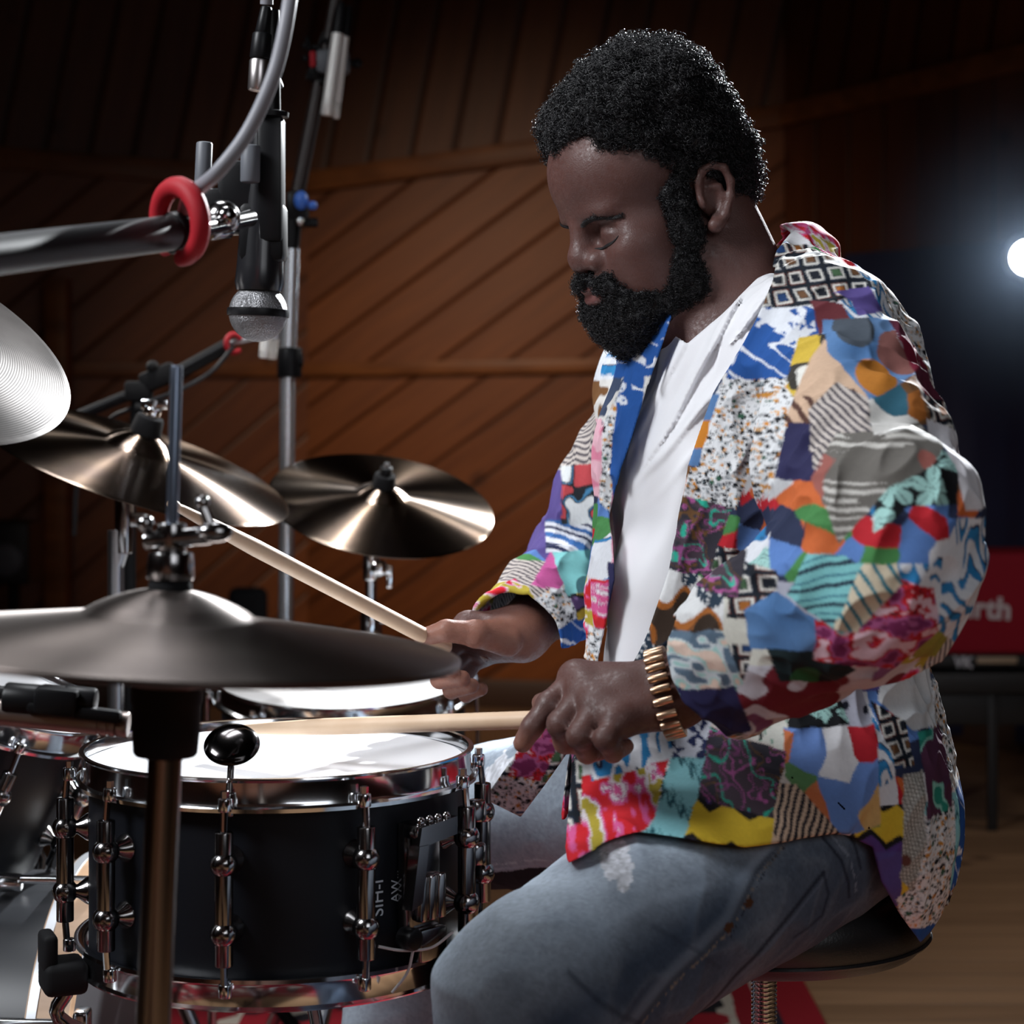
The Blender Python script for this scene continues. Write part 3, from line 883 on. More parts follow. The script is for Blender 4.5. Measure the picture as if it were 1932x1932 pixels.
def on_skin(P, lift=0.0):
    P = np.asarray(P, f32)
    for _ in range(4): P = P - (B(P) - f32(lift))[:, None] * grad(B, P, .001)
    return P
for sd in (1, -1):
    arc = np.array(bez([hw(.0995, sd * .013, .0220), hw(.096, sd * .024, .0262), hw(.088, sd * .037, .0268), hw(.0735, sd * .051, .0200)], 60))
    rng = np.random.default_rng(9)
    t = np.sort(rng.uniform(0, 1, 260)); ii = t * (len(arc) - 1); i0 = np.clip(ii.astype(int), 0, len(arc) - 2)
    base = arc[i0] + (arc[i0 + 1] - arc[i0]) * (ii - i0)[:, None]
    wdt = .0013 * np.minimum(1, (1 - t) * 2.2 + .15)
    base = on_skin(base + HU * (rng.uniform(-1, 1, 260) * wdt)[:, None], .0002)
    tan = nrm(arc[-1] - arc[0])
    C = []
    for k in range(5):
        p = base + (tan * .006 + HU * .002 * rng.normal(size=(260, 1)))[:, :] * (k / 4)
        C.append(on_skin(p, .0004 + .0008 * math.sin(k / 4 * 3.1) * .6))
    vv, qq = tubes_np(np.stack(C, 1), .00038 * np.array([1, 1, .9, .7, .4]))
    link_mesh('eyebrow', mesh_np('eyebrow', vv, qq), M_hair, person)
    lash = np.array(bez([hw(.096, sd * .019, .001), hw(.093, sd * .027, -.0035), hw(.086, sd * .038, -.0035), hw(.077, sd * .0455, .0005)], 30))
    lash = on_skin(lash, .0002)
    vv, qq = tubes_np(lash[None], .0017 * np.sin(np.linspace(.25, 2.9, len(lash))), 5)
    link_mesh('eyelashes', mesh_np('eyelashes', vv, qq), M_hair, person)
# ------------------------------------------------------------------ clothes
def vstretch(P, ax, s):
    """squash coordinates along direction ax so that noise is elongated along it"""
    ax = np.asarray(ax, f32); return P + ((P @ ax) * f32(s - 1))[..., None] * ax
def ridge(n): return 1 - np.abs(2 * n - 1)
ARM_N1 = nrm(EL_N - SH_N); ARM_N2 = nrm(WR_N - EL_N)
THN = nrm(KN_N - HIP_N); THF = nrm(KN_F - HIP_F)

def pxpolyY(pts): return [((p[0] - CX) / F * p[2], CAMH - (p[1] - HY) / F * p[2]) for p in pts]
# jeans -------------------------------------------------------------
def jeans_sdf(o=0.0):
    J = SDF()
    J.u(p_ell((.252, 2.0, .650), (.108 + o, .155 + o, .095 + o), TA), .03)
    J.u(p_cap(HIP_N, KN_N, .096 + o, .076 + o), .04)
    J.u(p_cap(HIP_F, KN_F, .096 + o, .070 + o), .05)
    if o == 0:
        J.u(p_cap(KN_N, AN_N + np.array([0, 0, .03]), .072, .056), .02)
        J.u(p_cap(KN_F, AN_F + np.array([0, 0, .03]), .066, .058), .02)
    return J
def jean_folds(P):
    n1 = ridge(vnoise(vstretch(P, (.35, 0, -.93), .45), 16, 21)); n2 = ridge(vnoise(vstretch(P, (.8, 0, .6), .5), 34, 22))
    return -.0045 * n1 * n1 - .0014 * n2 * n2
JE = jeans_sdf(); JE.disp(jean_folds)
JE.sub(p_half((0, 0, .125), (0, 0, 1)), .003)
# side seam of the near leg, pocket edges
def jean_color(P):
    c = np.empty(P.shape, f32)
    base = np.array(srgb('#3d4b5e'), f32); lite = np.array(srgb('#aab6c3'), f32); dark = np.array(srgb('#252f40'), f32)
    n = fbm(P, 14, 31, 3); g = vnoise(vstretch(P, (.3, .6, .7), 8), 160, 33); st = vnoise(P, 420, 34)
    # wear, plus a knee highlight put into the colour: pale along the front of thighs and knees
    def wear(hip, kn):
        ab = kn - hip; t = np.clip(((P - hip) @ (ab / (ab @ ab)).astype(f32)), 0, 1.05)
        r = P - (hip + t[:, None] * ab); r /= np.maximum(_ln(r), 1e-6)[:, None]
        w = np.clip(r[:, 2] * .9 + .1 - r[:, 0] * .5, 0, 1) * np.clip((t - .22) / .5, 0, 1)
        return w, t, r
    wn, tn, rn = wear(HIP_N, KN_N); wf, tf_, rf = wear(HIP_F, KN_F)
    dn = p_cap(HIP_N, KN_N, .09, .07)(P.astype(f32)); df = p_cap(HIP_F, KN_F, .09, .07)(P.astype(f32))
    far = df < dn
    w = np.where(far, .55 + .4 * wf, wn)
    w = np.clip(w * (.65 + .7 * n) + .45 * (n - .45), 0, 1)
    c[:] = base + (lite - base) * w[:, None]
    cr = np.clip((ridge(vnoise(vstretch(P, (.8, 0, .6), .5), 34, 22)) - .8) * 4, 0, 1)
    c += (lite - c) * (cr * .10)[:, None]
    c *= (.84 + .22 * g + .30 * (st - .5))[:, None]
    def line(pts, Y, wd, col, amt, dash=0, mask=None):
        poly = np.array(pxpoly(pts, Y))
        d = np.full(len(P), 1., f32)
        for a, b in zip(poly[:-1], poly[1:]):
            e = b - a; L = np.hypot(*e)
            t = np.clip(((P[:, 0] - a[0]) * e[0] + (P[:, 2] - a[1]) * e[1]) / (L * L), 0, 1)
            d = np.minimum(d, np.hypot(P[:, 0] - a[0] - t * e[0], P[:, 2] - a[1] - t * e[1]))
        m = np.clip(1.4 - d / wd, 0, 1) * amt * (P[:, 1] < 2.02)
        if dash: m = m * (vnoise(P, 420, 5) > .45)
        c[:] = c * (1 - m[:, None]) + np.array(srgb(col), f32) * m[:, None]
    Y = 1.74
    seam = [(1510, 1558), (1420, 1630), (1365, 1708), (1250, 1785), (1180, 1850), (1090, 1932), (1050, 1975)]
    line(seam, Y, .0026, '#141b2a', .85)
    line([(x + 5, y + 9) for x, y in seam], Y, .0011, '#9a8a70', .5, 1)
    line([(x - 6, y - 9) for x, y in seam], Y, .006, '#8796a8', .35)
    p1 = [(1505, 1562), (1440, 1605), (1395, 1660), (1355, 1718)]
    line([(x + 10, y + 13) for x, y in p1], Y, .0010, '#10172a', .8, 1)
    bp = [(1560, 1655), (1470, 1735), (1375, 1820), (1325, 1880), (1300, 1925)]
    line(bp, Y, .0022, '#141b2a', .8); line([(x + 8, y + 8) for x, y in bp], Y, .0012, '#5d6b80', .6)
    line([(1560, 1655), (1572, 1700), (1560, 1742), (1500, 1772)], Y, .0016, '#1a2233', .7)
    wb = [(1560, 1590), (1600, 1640), (1618, 1690), (1622, 1720)]
    line(wb, Y, .0016, '#151c2c', .8); line([(1605, 1570), (1632, 1620), (1645, 1665)], Y, .0016, '#151c2c', .7)
    line([(x + 16, y - 6) for x, y in wb], Y, .0014, '#8c9aad', .4, 1)
    for (x, y) in ((1360, 1715), (1402, 1683)):
        p = pxpoly([(x, y)], Y)[0]; m = (np.hypot(P[:, 0] - p[0], P[:, 2] - p[1]) < .0042) & (P[:, 1] < 1.95)
        c[m] = srgb('#4a3020')
    line([(1062, 1735), (1110, 1782), (1190, 1850)], Y, .0022, '#222b3a', .55)
    line([(1215, 1690), (1300, 1745), (1345, 1790)], Y, .0018, '#2a3342', .4)
    line([(1120, 1680), (1210, 1650), (1330, 1640)], Y, .004, '#9aa8b8', .25)
    line([(1000, 1800), (1080, 1850), (1150, 1910)], Y, .005, '#2a3444', .25)
    line([(1380, 1640), (1440, 1600), (1500, 1580)], Y, .003, '#8796a8', .35)
    # shaded underside of the far thigh painted in black, below a stitched hem line
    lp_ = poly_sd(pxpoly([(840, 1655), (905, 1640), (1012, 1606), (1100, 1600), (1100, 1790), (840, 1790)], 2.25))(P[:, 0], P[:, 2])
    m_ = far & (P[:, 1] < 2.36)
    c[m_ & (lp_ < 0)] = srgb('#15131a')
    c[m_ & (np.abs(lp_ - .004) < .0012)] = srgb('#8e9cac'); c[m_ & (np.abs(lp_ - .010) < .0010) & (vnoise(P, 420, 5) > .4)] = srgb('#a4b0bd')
    # frayed rips
    for poly, YY, far_ in (([(1118, 1585), (1165, 1570), (1190, 1600), (1168, 1648), (1140, 1622)], 1.72, False), ([(905, 1440), (950, 1405), (985, 1408), (965, 1436), (925, 1470)], 2.28, True)):
        sd = poly_sd(pxpoly(poly, YY))(P[:, 0], P[:, 2]) + .010 * (vnoise(P, 130, 8) - .5)
        m = (sd < 0) & (far == far_)
        c[m] = np.array(srgb('#c9ccd4'), f32) * (.55 + .7 * vnoise(vstretch(P[m], (.2, .1, 1), .2), 500, 9))[:, None]
    return np.clip(c, .004, 1)
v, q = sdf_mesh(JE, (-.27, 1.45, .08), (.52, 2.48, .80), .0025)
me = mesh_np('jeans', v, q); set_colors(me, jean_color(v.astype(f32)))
M_denim = mat('denim', (.1, .15, .25), .85, spec=.2); attr_color(M_denim); add_noise_bump(M_denim, 900, .25, .0008, 2)
jeans = link_mesh('jeans', me, M_denim, person)

# t-shirt -------------------------------------------------------------
TS = torso(SDF(), .0035)
def ts_folds(P):
    a = nrm([-.45, -.1, -.89]); b = nrm([-.30, .1, -.95])
    up = np.clip((P[..., 2] - .93) / .08, 0, 1)
    n1 = ridge(vnoise(vstretch(P, nrm([-.62, .15, -.77]), .15), 46, 41)); n2 = ridge(vnoise(vstretch(P, b, .22), 26, 42))
    x = P[..., 0] - f32(.234); z = P[..., 2] - f32(1.128)
    t = -.54 * x - .84 * z; q = .84 * x - .54 * z
    q = q + t * .10 * np.sign(q) + .004 * (n2 - .5)
    wv = np.maximum(0, np.sin(q * (2 * math.pi / .0215) + .6)) ** 1.5
    win = np.clip(1.35 - np.abs(q - .004) / .045, 0, 1) * np.clip((t + .02) / .05, 0, 1) * np.clip((.235 - t) / .12, 0, 1) * (P[..., 1] < 1.99)
    return -.0085 * wv * win - (.0040 * n1 * n1 * up + .0075 * n2 * n2 * (1 - .6 * up))
TS.disp(ts_folds)
# belly part of the shirt hangs forward
BEL = lambda o: p_cap((.150, 1.93, .84), (.155, 1.935, .75), .050 + o, .044 + o)
TS.u(BEL(0), .06)
TSS = TS.copy()
TSS.map(lambda P, d: np.maximum(d, -(d + .013)))
_neck = poly_sd(pxpoly([(1262, 600), (1275, 632), (1291, 652), (1350, 600), (1440, 512), (1475, 470), (1500, 300), (1200, 300), (1200, 560)], 1.95))
TSS.isect(lambda P: -_neck(P[..., 0], P[..., 2]), .002)
TSS.isect(p_half((0, 0, .58), (0, 0, -1)), .002)
v, q = sdf_mesh(TSS, (.0, 1.70, .55), (.46, 2.30, 1.2), .0024)
M_tee = mat('white_cotton', (.80, .80, .83), .9, spec=.15); add_noise_bump(M_tee, 800, .12, .0005, 2)
tee = link_mesh('t_shirt', mesh_np('t_shirt', v, q), M_tee, person)

# jacket ---------------------------------------------------------------
JO = torso(SDF(), .020)
JO.u(BEL(.012), .06)
JO.u(p_cap(at(1250, 1440, 1.865), at(1170, 1500, 1.83), .055, .050), .03)
JO.u(p_cap(at(1170, 1500, 1.83), at(1085, 1600, 1.78), .050, .046), .03)
JO.u(p_ell((.262, 2.0, .70), (.128, .165, .17), TA), .05)           # skirt over the hips
JO.u(p_ell((.262, 1.975, .60), (.118, .165, .17), TA), .05)
JO.u(p_cap((.305, 1.965, .80), (.343, 1.940, .50), .042, .028), .05)
JO.u(p_sph(HIP_N, .116), .04)   # tail behind
# neck band
def ring_band(S):
    pts = [at(1420, 560, 1.93), at(1452, 500, 1.94), at(1508, 492, 1.99), at(1500, 500, 2.05)]
    for a, b in zip(pts[:-1], pts[1:]): S.u(p_cap(a, b, .017, .017), .012)
ring_band(JO)
JO.u(p_cap(at(1508, 500, 1.98), SH_N + np.array([-.02, .02, .015]), .030, .045), .03)
def sleeve(S, sh, el, wr, r, k, ex=-.012):
    mid = sh + (el - sh) * .55
    S.u(p_cap(sh, mid, r[0], r[1]), k); S.u(p_cap(mid, el, r[1], r[2]), .03)
    m2 = el + (wr - el) * .5; end = wr + nrm(wr - el) * ex
    S.u(p_cap(el, m2, r[2], r[3]), .02); S.u(p_cap(m2, end, r[3], r[4]), .02)
sleeve(JO, SH_N + np.array([.005, -.005, -.005]), EL_N + np.array([-.004, .01, .0]), WR_N, (.068, .074, .064, .057, .050), .014)
JO.u(p_cap(EL_N + np.array([.012, .0, .05]), EL_N + np.array([-.03, .01, -.012]), .058, .052), .03)
sleeve(JO, SH_F, EL_F, WR_F, (.058, .058, .056, .050, .044), .016, .03)
def jk_folds(P):
    dN = p_cap(SH_N, EL_N, .07)(P); dN2 = p_cap(EL_N, WR_N, .05)(P)
    w1 = np.clip(1.2 - dN / .02, 0, 1); w2 = np.clip(1.2 - dN2 / .02, 0, 1)
    nA = ridge(vnoise(vstretch(P, nrm([-.55, -.1, -.83]), .28), 24, 51)); nB = ridge(vnoise(vstretch(P, nrm([-.75, .3, .45]), .33), 30, 52))
    nC = ridge(vnoise(vstretch(P, (0, 0, 1), .3), 18, 53)); nD = ridge(vnoise(vstretch(P, nrm([.5, 0, .86]), .5), 46, 54))
    el = np.clip(1 - _ln(P - (EL_N + np.array([-.05, .02, .03])).astype(f32)) / .13, 0, 1)
    return .004 * np.maximum(w1, w2) - (.017 * nA ** 2 * w1 + .018 * nB ** 2 * w2 + .007 * nC ** 2 * (1 - np.maximum(w1, w2)) + .0045 * nD ** 2 + .008 * ridge(vnoise(vstretch(P, nrm([-.8, .2, .1]), .3), 44, 55)) ** 2 * el)
JO.disp(jk_folds)
# the front panel drapes over the near thigh
drape = jeans_sdf(.013)
_drape = poly_sd(pxpolyY([(1062, 1392, 1.78), (1070, 1440, 1.74), (1050, 1540, 1.70), (1026, 1648, 1.67), (1110, 1606, 1.68), (1200, 1574, 1.69), (1300, 1578, 1.71), (1400, 1590, 1.73), (1520, 1580, 1.75), (1600, 1567, 1.77), (1640, 1480, 1.8), (1640, 1250, 1.8), (1100, 1250, 1.8)]))
JD = SDF()
JD.map(lambda P, d: drape(P) - .004 * ridge(vnoise(vstretch(P, nrm([.5, -.5, .6]), .35), 26, 57)) ** 2)
JD.isect(lambda P: _drape(P[..., 0], P[..., 2]), .004)
JD.isect(p_half((0, 2.02, 0), (0, 1, 0)), .004)
JK = JO.copy()
JK.u(lambda P: JD(P), .022)
JK.map(lambda P, d: np.maximum(d, -(d + .006)))
# openings: front, neck, cuffs, hem
_open = poly_sd(pxpoly([(1262, 600), (1215, 735), (1170, 880), (1150, 970), (1152, 1080), (1122, 1250), (1000, 1250), (880, 1300), (880, 1720), (1012, 1720), (1024, 1640), (1048, 1540), (1064, 1420), (1075, 1330), (1165, 1270), (1205, 1180), (1243, 1063), (1270, 935), (1279, 875), (1323, 745), (1388, 620), (1425, 545), (1450, 482), (1490, 440), (1350, 300), (1200, 400)], 1.97))
def front_open(P):
    a = _open(P[..., 0], P[..., 2]); b = -((P - np.array((.262, 2.0, 0), f32)) @ TF.astype(f32)) + f32(-.02)
    return np.maximum(a, b)
JK.sub(front_open, .003)
JK.sub(p_cap((.215, 1.99, 1.06), hw(-.035, 0, .02), .066, .072), .003)
for el, wr, ce, cr_ in ((EL_N, WR_N, -.048, .085), (EL_F, WR_F, .016, .115)):
    ax = nrm(wr - el)
    def cuff(P, wr=wr, ax=ax, ce=ce, cr_=cr_):
        t = (P - wr.astype(f32)) @ ax.astype(f32)
        return np.maximum(-(t - ce), _ln(P - wr.astype(f32)) - cr_)
    JK.sub(cuff, .003)
_hem = poly_sd(pxpolyY([(980, 1660, 1.67), (1026, 1648, 1.67), (1110, 1606, 1.68), (1200, 1574, 1.69), (1300, 1578, 1.71), (1400, 1590, 1.73), (1520, 1580, 1.75), (1600, 1580, 1.77), (1640, 1592, 1.80), (1652, 1650, 1.82), (1695, 1722, 1.83), (1740, 1783, 1.85), (1790, 1720, 1.9), (1860, 1700, 1.98), (1830, 1990, 1.95), (980, 1990, 1.7)]))
JK.sub(lambda P: np.maximum(_hem(P[..., 0], P[..., 2]), .4 * (P[..., 1] - 2.4)), .003)
# dangling end of the far front band
JK.u(lambda P: lap_end(P), .004)
_a, _b = at(1058, 1365, 1.98), at(948, 1525, 2.02)
_ax = nrm(_b - _a); _wd = nrm(np.cross(_ax, [0, 1, 0.25])); _nn = np.cross(_ax, _wd)
_lapbox = p_box((_a + _b) / 2, (np.linalg.norm(_b - _a) / 2, .021, .0028), np.stack([_ax, _wd, _nn]), .002)
def lap_end(P): return _lapbox(P + (np.sin(P[..., 2] * 45) * .004)[..., None] * _nn.astype(f32))

# prints -----------------------------------------------------------------
def lin(h): return np.array(srgb(h), f32)
def mix(a, b, w): w = np.clip(w, 0, 1)[..., None]; return a * (1 - w) + b * w
def uvn(u, v, s, seed): return vnoise(np.stack([u, v, np.zeros_like(u)], -1), s, seed)
def const(h): return lambda u, v: np.broadcast_to(lin(h), u.shape + (3,)).copy()
def pr_blue(u, v):
    c = const('#2456a0')(u, v)
    f1, f2, cid, vx, vy = vor2(u, v, 24, 3)
    a = np.arctan2(vy, vx); R = (.36 + .16 * np.cos(a * 6 + cid * 6)) * (.6 + .6 * uvn(u, v, 160, 4))
    w = (f1 < R) & (cid > .48) & (uvn(u, v, 300, 6) > .28)
    w |= (np.abs(uvn(u + v, v * .35, 60, 8) - .5) < .035) & (uvn(u, v, 22, 9) > .5)
    c[w] = lin('#e6eaf2'); return c
def pr_terrazzo(u, v):
    c = const('#e9ebee')(u, v)
    for sc, sd, th, cols in ((210, 1, .27, ('#10141c', '#10141c', '#d58a2a', '#20262e')), (330, 2, .26, ('#151a22', '#e3a13a', '#7a8a92', '#10141c')), (105, 5, .17, ('#12161e', '#35604c', '#12161e', '#c98a3a'))):
        uu = u + .003 * (uvn(u, v, 130, sd) - .5); vv = v + .003 * (uvn(u, v, 130, sd + 3) - .5)
        f1, f2, cid, vx, vy = vor2(uu, vv, sc, sd)
        for i, h in enumerate(cols):
            m = (f1 < th * (.5 + cid)) & (cid * 7 % 1 > .3) & (np.floor(cid * 97) % 4 == i)
            c[m] = lin(h)
    return c
def pr_squares(u, v, n=58.0, rot=.12):
    x = (u * math.cos(rot) + v * math.sin(rot)) * n; y = (-u * math.sin(rot) + v * math.cos(rot)) * n * 1.05
    x = x + .25 * (uvn(u, v, 30, 3) - .5)
    ix, iy = np.floor(x), np.floor(y); fx, fy = np.abs(x - ix - .5), np.abs(y - iy - .5); m = np.maximum(fx, fy)
    h = _hash(ix, iy, ix * 0, 4)
    c = const('#121a24')(u, v)
    c[m < .40] = lin('#7a3b30') ; c[(m < .40) & (h > .5)] = lin('#20304a')
    c[m < .36] = lin('#d9d7d0'); c[m < .25] = lin('#141d2c')
    inn = np.stack([lin('#22406e'), lin('#a5642a'), lin('#171d28'), lin('#4a6a4a'), lin('#6b4a30')])[np.clip((h * 5).astype(int), 0, 4)]
    c[m < .21] = inn[m < .21]
    return c
def pr_paisley(u, v):
    c = const('#4a3d48')(u, v); n = fbm(np.stack([u, v, u * 0], -1), 85, 13, 2); n2 = fbm(np.stack([u, v, u * 0 + 3], -1), 60, 14, 2)
    c[n2 > .55] = lin('#33303a')
    c[np.abs(n - .5) < .022] = lin('#b05a98'); c[np.abs(n2 - .45) < .022] = lin('#2fb49a'); c[np.abs(n2 - .62) < .016] = lin('#6a4a2c'); c[np.abs(n - .64) < .02] = lin('#8f4a80')
    return c
def pr_denim(u, v):
    c = mix(lin('#4e7ab0'), lin('#6d93c2'), uvn(u * .4, v, 60, 3))
    for i, (px, py, r, h) in enumerate(((1610, 620, .017, '#4c5560'), (1625, 715, .0165, '#c07a2c'), (1690, 665, .02, '#8a5a55'))):
        x, z = pxpoly([(px, py)], 1.75)[0]
        c[np.hypot(u - x, v - z) < r] = lin(h)
    return c
def pr_denimstrip(u, v):
    c = const('#5b82b4')(u, v); z0 = pxpoly([(0, 795)], 1.95)[0][1]; z1 = pxpoly([(0, 842)], 1.95)[0][1]
    c[(v < z0) & (v > z1)] = lin('#d0832c'); return c
def pr_burg(u, v): return mix(lin('#7d2038'), lin('#56283c'), (fbm(np.stack([u, v, u * 0], -1), 50, 6) > .52) * .8)
def pr_scrib(u, v):
    c = const('#6f6b66')(u, v); w = (np.sin((v + .004 * uvn(u, v, 60, 2)) * 900) > .1) & (uvn(u * .6, v * 2, 60, 5) > .4)
    c[w] = lin('#cfccc6'); r = (uvn(u, v, 38, 7) > .70); c[r] = lin('#a06058'); return c
def pr_blob(u, v):
    c = const('#e2e0dc')(u, v); f1, f2, cid, vx, vy = vor2(u, v, 34, 8); pal = np.stack([lin('#35697e'), lin('#7a5433'), lin('#e2e0dc'), lin('#a8642a'), lin('#44506a')])[np.clip((cid * 5).astype(int), 0, 4)]
    m = f1 < .62; c[m] = pal[m]; return c
def pr_peach(u, v):
    c = const('#d8b79c')(u, v); w = (np.sin(u * 500 + v * 240) > .35) & (uvn(u, v, 20, 3) > .55); c[w] = lin('#5a3c34'); return c
def pr_hatch(u, v):
    c = const('#d3c9c2')(u, v); c[(np.sin(u * 900 + v * 700 + 3 * uvn(u, v, 30, 3)) > .2) & (uvn(u, v, 14, 4) > .33)] = lin('#4b4650'); return c
def pr_yellow(u, v):
    c = const('#d8b845')(u, v); n = uvn(u, v * .5, 60, 3); c[n > .62] = lin('#eeece4'); c[np.abs(n - .62) < .04] = lin('#3a3630'); return c
def pr_mint(u, v):
    c = const('#14161a')(u, v); f1, f2, cid, vx, vy = vor2(u, v, 30, 21); a = np.arctan2(vy, vx)
    R = .42 * np.abs(np.cos(a * 2.5 + cid * 6)) ** .6 + .12; m = (f1 < R) & (cid > .25); c[m] = lin('#a9d8d2')
    c[m & (np.abs(np.sin(a * 5 + cid * 9)) < .15)] = lin('#26383c'); return c
def pr_maroonwhite(u, v):
    c = const('#dfdde3')(u, v); n = uvn(u + v * .4, v, 30, 31); c[n > .60] = lin('#6a2d34'); c[np.abs(n - .52) < .025] = lin('#5a4a6a'); return c
def pr_camo(u, v):
    uu = u + .01 * (uvn(u, v, 45, 3) - .5); f1, f2, cid, vx, vy = vor2(uu, v, 42, 41)
    pal = [lin('#c02430'), lin('#5f86c8'), lin('#4b8a4e'), lin('#5f86c8'), lin('#d06a38'), lin('#e6e6ea'), lin('#2b3350')]
    return np.stack(pal)[np.clip((cid * 7).astype(int), 0, 6)]
def pr_camo2(u, v):
    uu = u + .01 * (uvn(u, v, 45, 3) - .5); f1, f2, cid, vx, vy = vor2(uu, v, 34, 47)
    pal = [lin('#5f8a58'), lin('#6d8fd0'), lin('#d0764a'), lin('#b82330'), lin('#dcb272'), lin('#6d8fd0'), lin('#e6e6ea')]
    return np.stack(pal)[np.clip((cid * 7).astype(int), 0, 6)]
def pr_ikat(u, v):
    c = const('#e4e7ee')(u, v); t = v * 42 + 1.8 * np.abs(((u * 22) % 2) - 1) + 2.2 * (uvn(u * 3, v, 40, 5) - .5)
    f = t % 1; c[f < .40] = lin('#2f83bd'); c[(f > .38) & (f < .46)] = lin('#2a2c4a'); c[(uvn(u, v, 30, 8) > .7)] = lin('#e4e7ee'); return c
def pr_aqua(u, v):
    t = (v - u * .35) * 70 + 1.2 * uvn(u, v, 30, 4); f = t % 1
    c = const('#83c9cc')(u, v); c[f < .22] = lin('#26364a'); c[(f > .5) & (f < .6)] = lin('#3a6f86'); return c
def pr_creamstripe(u, v):
    f = ((u + v * .62) * 85) % 1; c = const('#e3d6bc')(u, v); c[f < .28] = lin('#2f7f92'); return c
def pr_red(u, v):
    c = const('#b05a8c')(u, v); n = fbm(np.stack([u, v * 1.5, u * 0], -1), 80, 61, 3); c[n > .47] = lin('#c2202c'); c[n > .60] = lin('#e4c0cc'); c[n < .36] = lin('#7a2a58'); c[(n > .53) & (n < .545)] = lin('#2d1c22'); return c
def pr_pink(u, v):
    c = const('#ece4ea')(u, v); n = fbm(np.stack([u * 1.4, v, u * 0], -1), 70, 71, 3); c[n > .50] = lin('#dd5f9a'); c[n > .58] = lin('#d3242e'); c[n < .40] = lin('#b8a63c'); c[(n > .47) & (n < .485)] = lin('#b44a8a'); return c
def pr_green(u, v): return mix(lin('#2f6a40'), lin('#17272a'), uvn(u, v, 35, 4) > .5)
def pr_leafwhite(u, v):
    c = const('#d4d4de')(u, v); n = uvn(u * .6 + v, v - u, 42, 9); c[n > .64] = lin('#7a2430'); c[n < .25] = lin('#8a5a84'); return c
def pr_pastel(u, v):
    n = uvn(u + .3 * v, v * 1.5, 120, 12); c = const('#d3dbe0')(u, v); c[n > .5] = lin('#a9d3cf'); c[n > .62] = lin('#e8cdbd'); c[n < .36] = lin('#5f7488'); return c
def pr_aqualace(u, v):
    c = const('#8fd0d8')(u, v); f = (v * 28 + .8 * u * 28 + .1 * np.sin(u * 900)) % 1; c[f < .14] = lin('#2a5a66'); c[(f < .30) & (np.sin(u * 1500) * np.sin(v * 1500) > .25)] = lin('#3d7d88'); return c
def pr_navywhite(u, v):
    c = const('#2a3460')(u, v); c[fbm(np.stack([u, v, u * 0], -1), 90, 91) > .54] = lin('#dfe3f0'); return c
def pr_zig(u, v):
    t = (v + u * .25) * 34 + .35 * np.abs(((u * 60) % 2) - 1) + .25; f = t % 2
    c = const('#e2c038')(u, v); c[(f > .9) & (f < 1.1)] = lin('#1c1a1e'); c[(f > 1.1) & (f < 1.8)] = lin('#5a3f86'); c[f > 1.8] = lin('#1c1a1e'); return c
def pr_creamhatch(u, v):
    c = const('#d7b9a0')(u, v); x0 = pxpoly([(1505, 0)], 1.8)[0][0]; m = u + v * .5 > x0 + .295; c[m & (np.sin((u - v * .4) * 900) > 0)] = lin('#2a2830'); return c
def pr_doodle(u, v):
    c = const('#dcdcd4')(u, v); n = uvn(u, v, 38, 101); c[np.abs(n - .5) < .03] = lin('#16181c'); c[uvn(u, v, 200, 5) > .8] = lin('#88a898'); return c
def pr_lavender(u, v):
    c = const('#b6b8c8')(u, v); f1, *_ = vor2(u, v, 45, 7); c[f1 < .16] = lin('#1d2030'); return c
def pr_whitebrown(u, v):
    c = const('#e2e3e4')(u, v); n = fbm(np.stack([u, v * .8, u * 0], -1), 32, 111, 2); c[n > .60] = lin('#a8632a'); c[n > .65] = lin('#3a2c22'); n2 = fbm(np.stack([u, v, u * 0 + 5], -1), 38, 117, 2); m = n2 > .62; c[m] = lin('#26384a')
    f1, *_ = vor2(u, v, 190, 3); c[m & (f1 < .2)] = lin('#e2e3e4'); return c
def pr_white(u, v): return mix(lin('#dfe1e2'), lin('#c9cbcf'), uvn(u, v, 25, 3))
def pr_teal(u, v):
    c = const('#2a8a78')(u, v); n = fbm(np.stack([u, v * .5, u * 0], -1), 60, 13, 2); c[n > .5] = lin('#55304a'); c[np.abs(n - .5) < .025] = lin('#8fd0c0'); return c
def pr_greyhatch(u, v):
    c = const('#86847e')(u, v); c[(np.sin((u + v) * 1100) * np.sin((u - v) * 700) > .25)] = lin('#d8d6cf'); c[uvn(u, v, 26, 5) > .76] = lin('#6a4038'); return c
def pr_stripes(u, v):
    t = (v + .3 * u) * 55 + .8 * uvn(u, v, 40, 3); f = t % 1; c = const('#e3e6ee')(u, v); c[f < .3] = lin('#3a6aa8'); c[(f > .55) & (f < .75)] = lin('#2c3254'); return c
def pr_yp(u, v):
    n = uvn(u, v * 1.6, 50, 121); c = const('#d5b23a')(u, v); c[n > .52] = lin('#74588a'); c[np.abs(n - .52) < .07] = lin('#1d1b22'); return c
def pr_blackwhite(u, v):
    n = fbm(np.stack([u, v, u * 0], -1), 42, 131, 2); c = const('#20242a')(u, v); c[n > .52] = lin('#dfe4e6'); c[n < .38] = lin('#c04a50'); c[(n > .44) & (n < .48)] = lin('#4a86b0'); return c
NAVY, PURPLE, MAROON, PINKF = const('#2b2a52'), const('#5a4c8e'), const('#7b2038'), lambda u, v: mix(lin('#e58aa6'), lin('#f0bccb'), uvn(u, v, 120, 3) > .6)
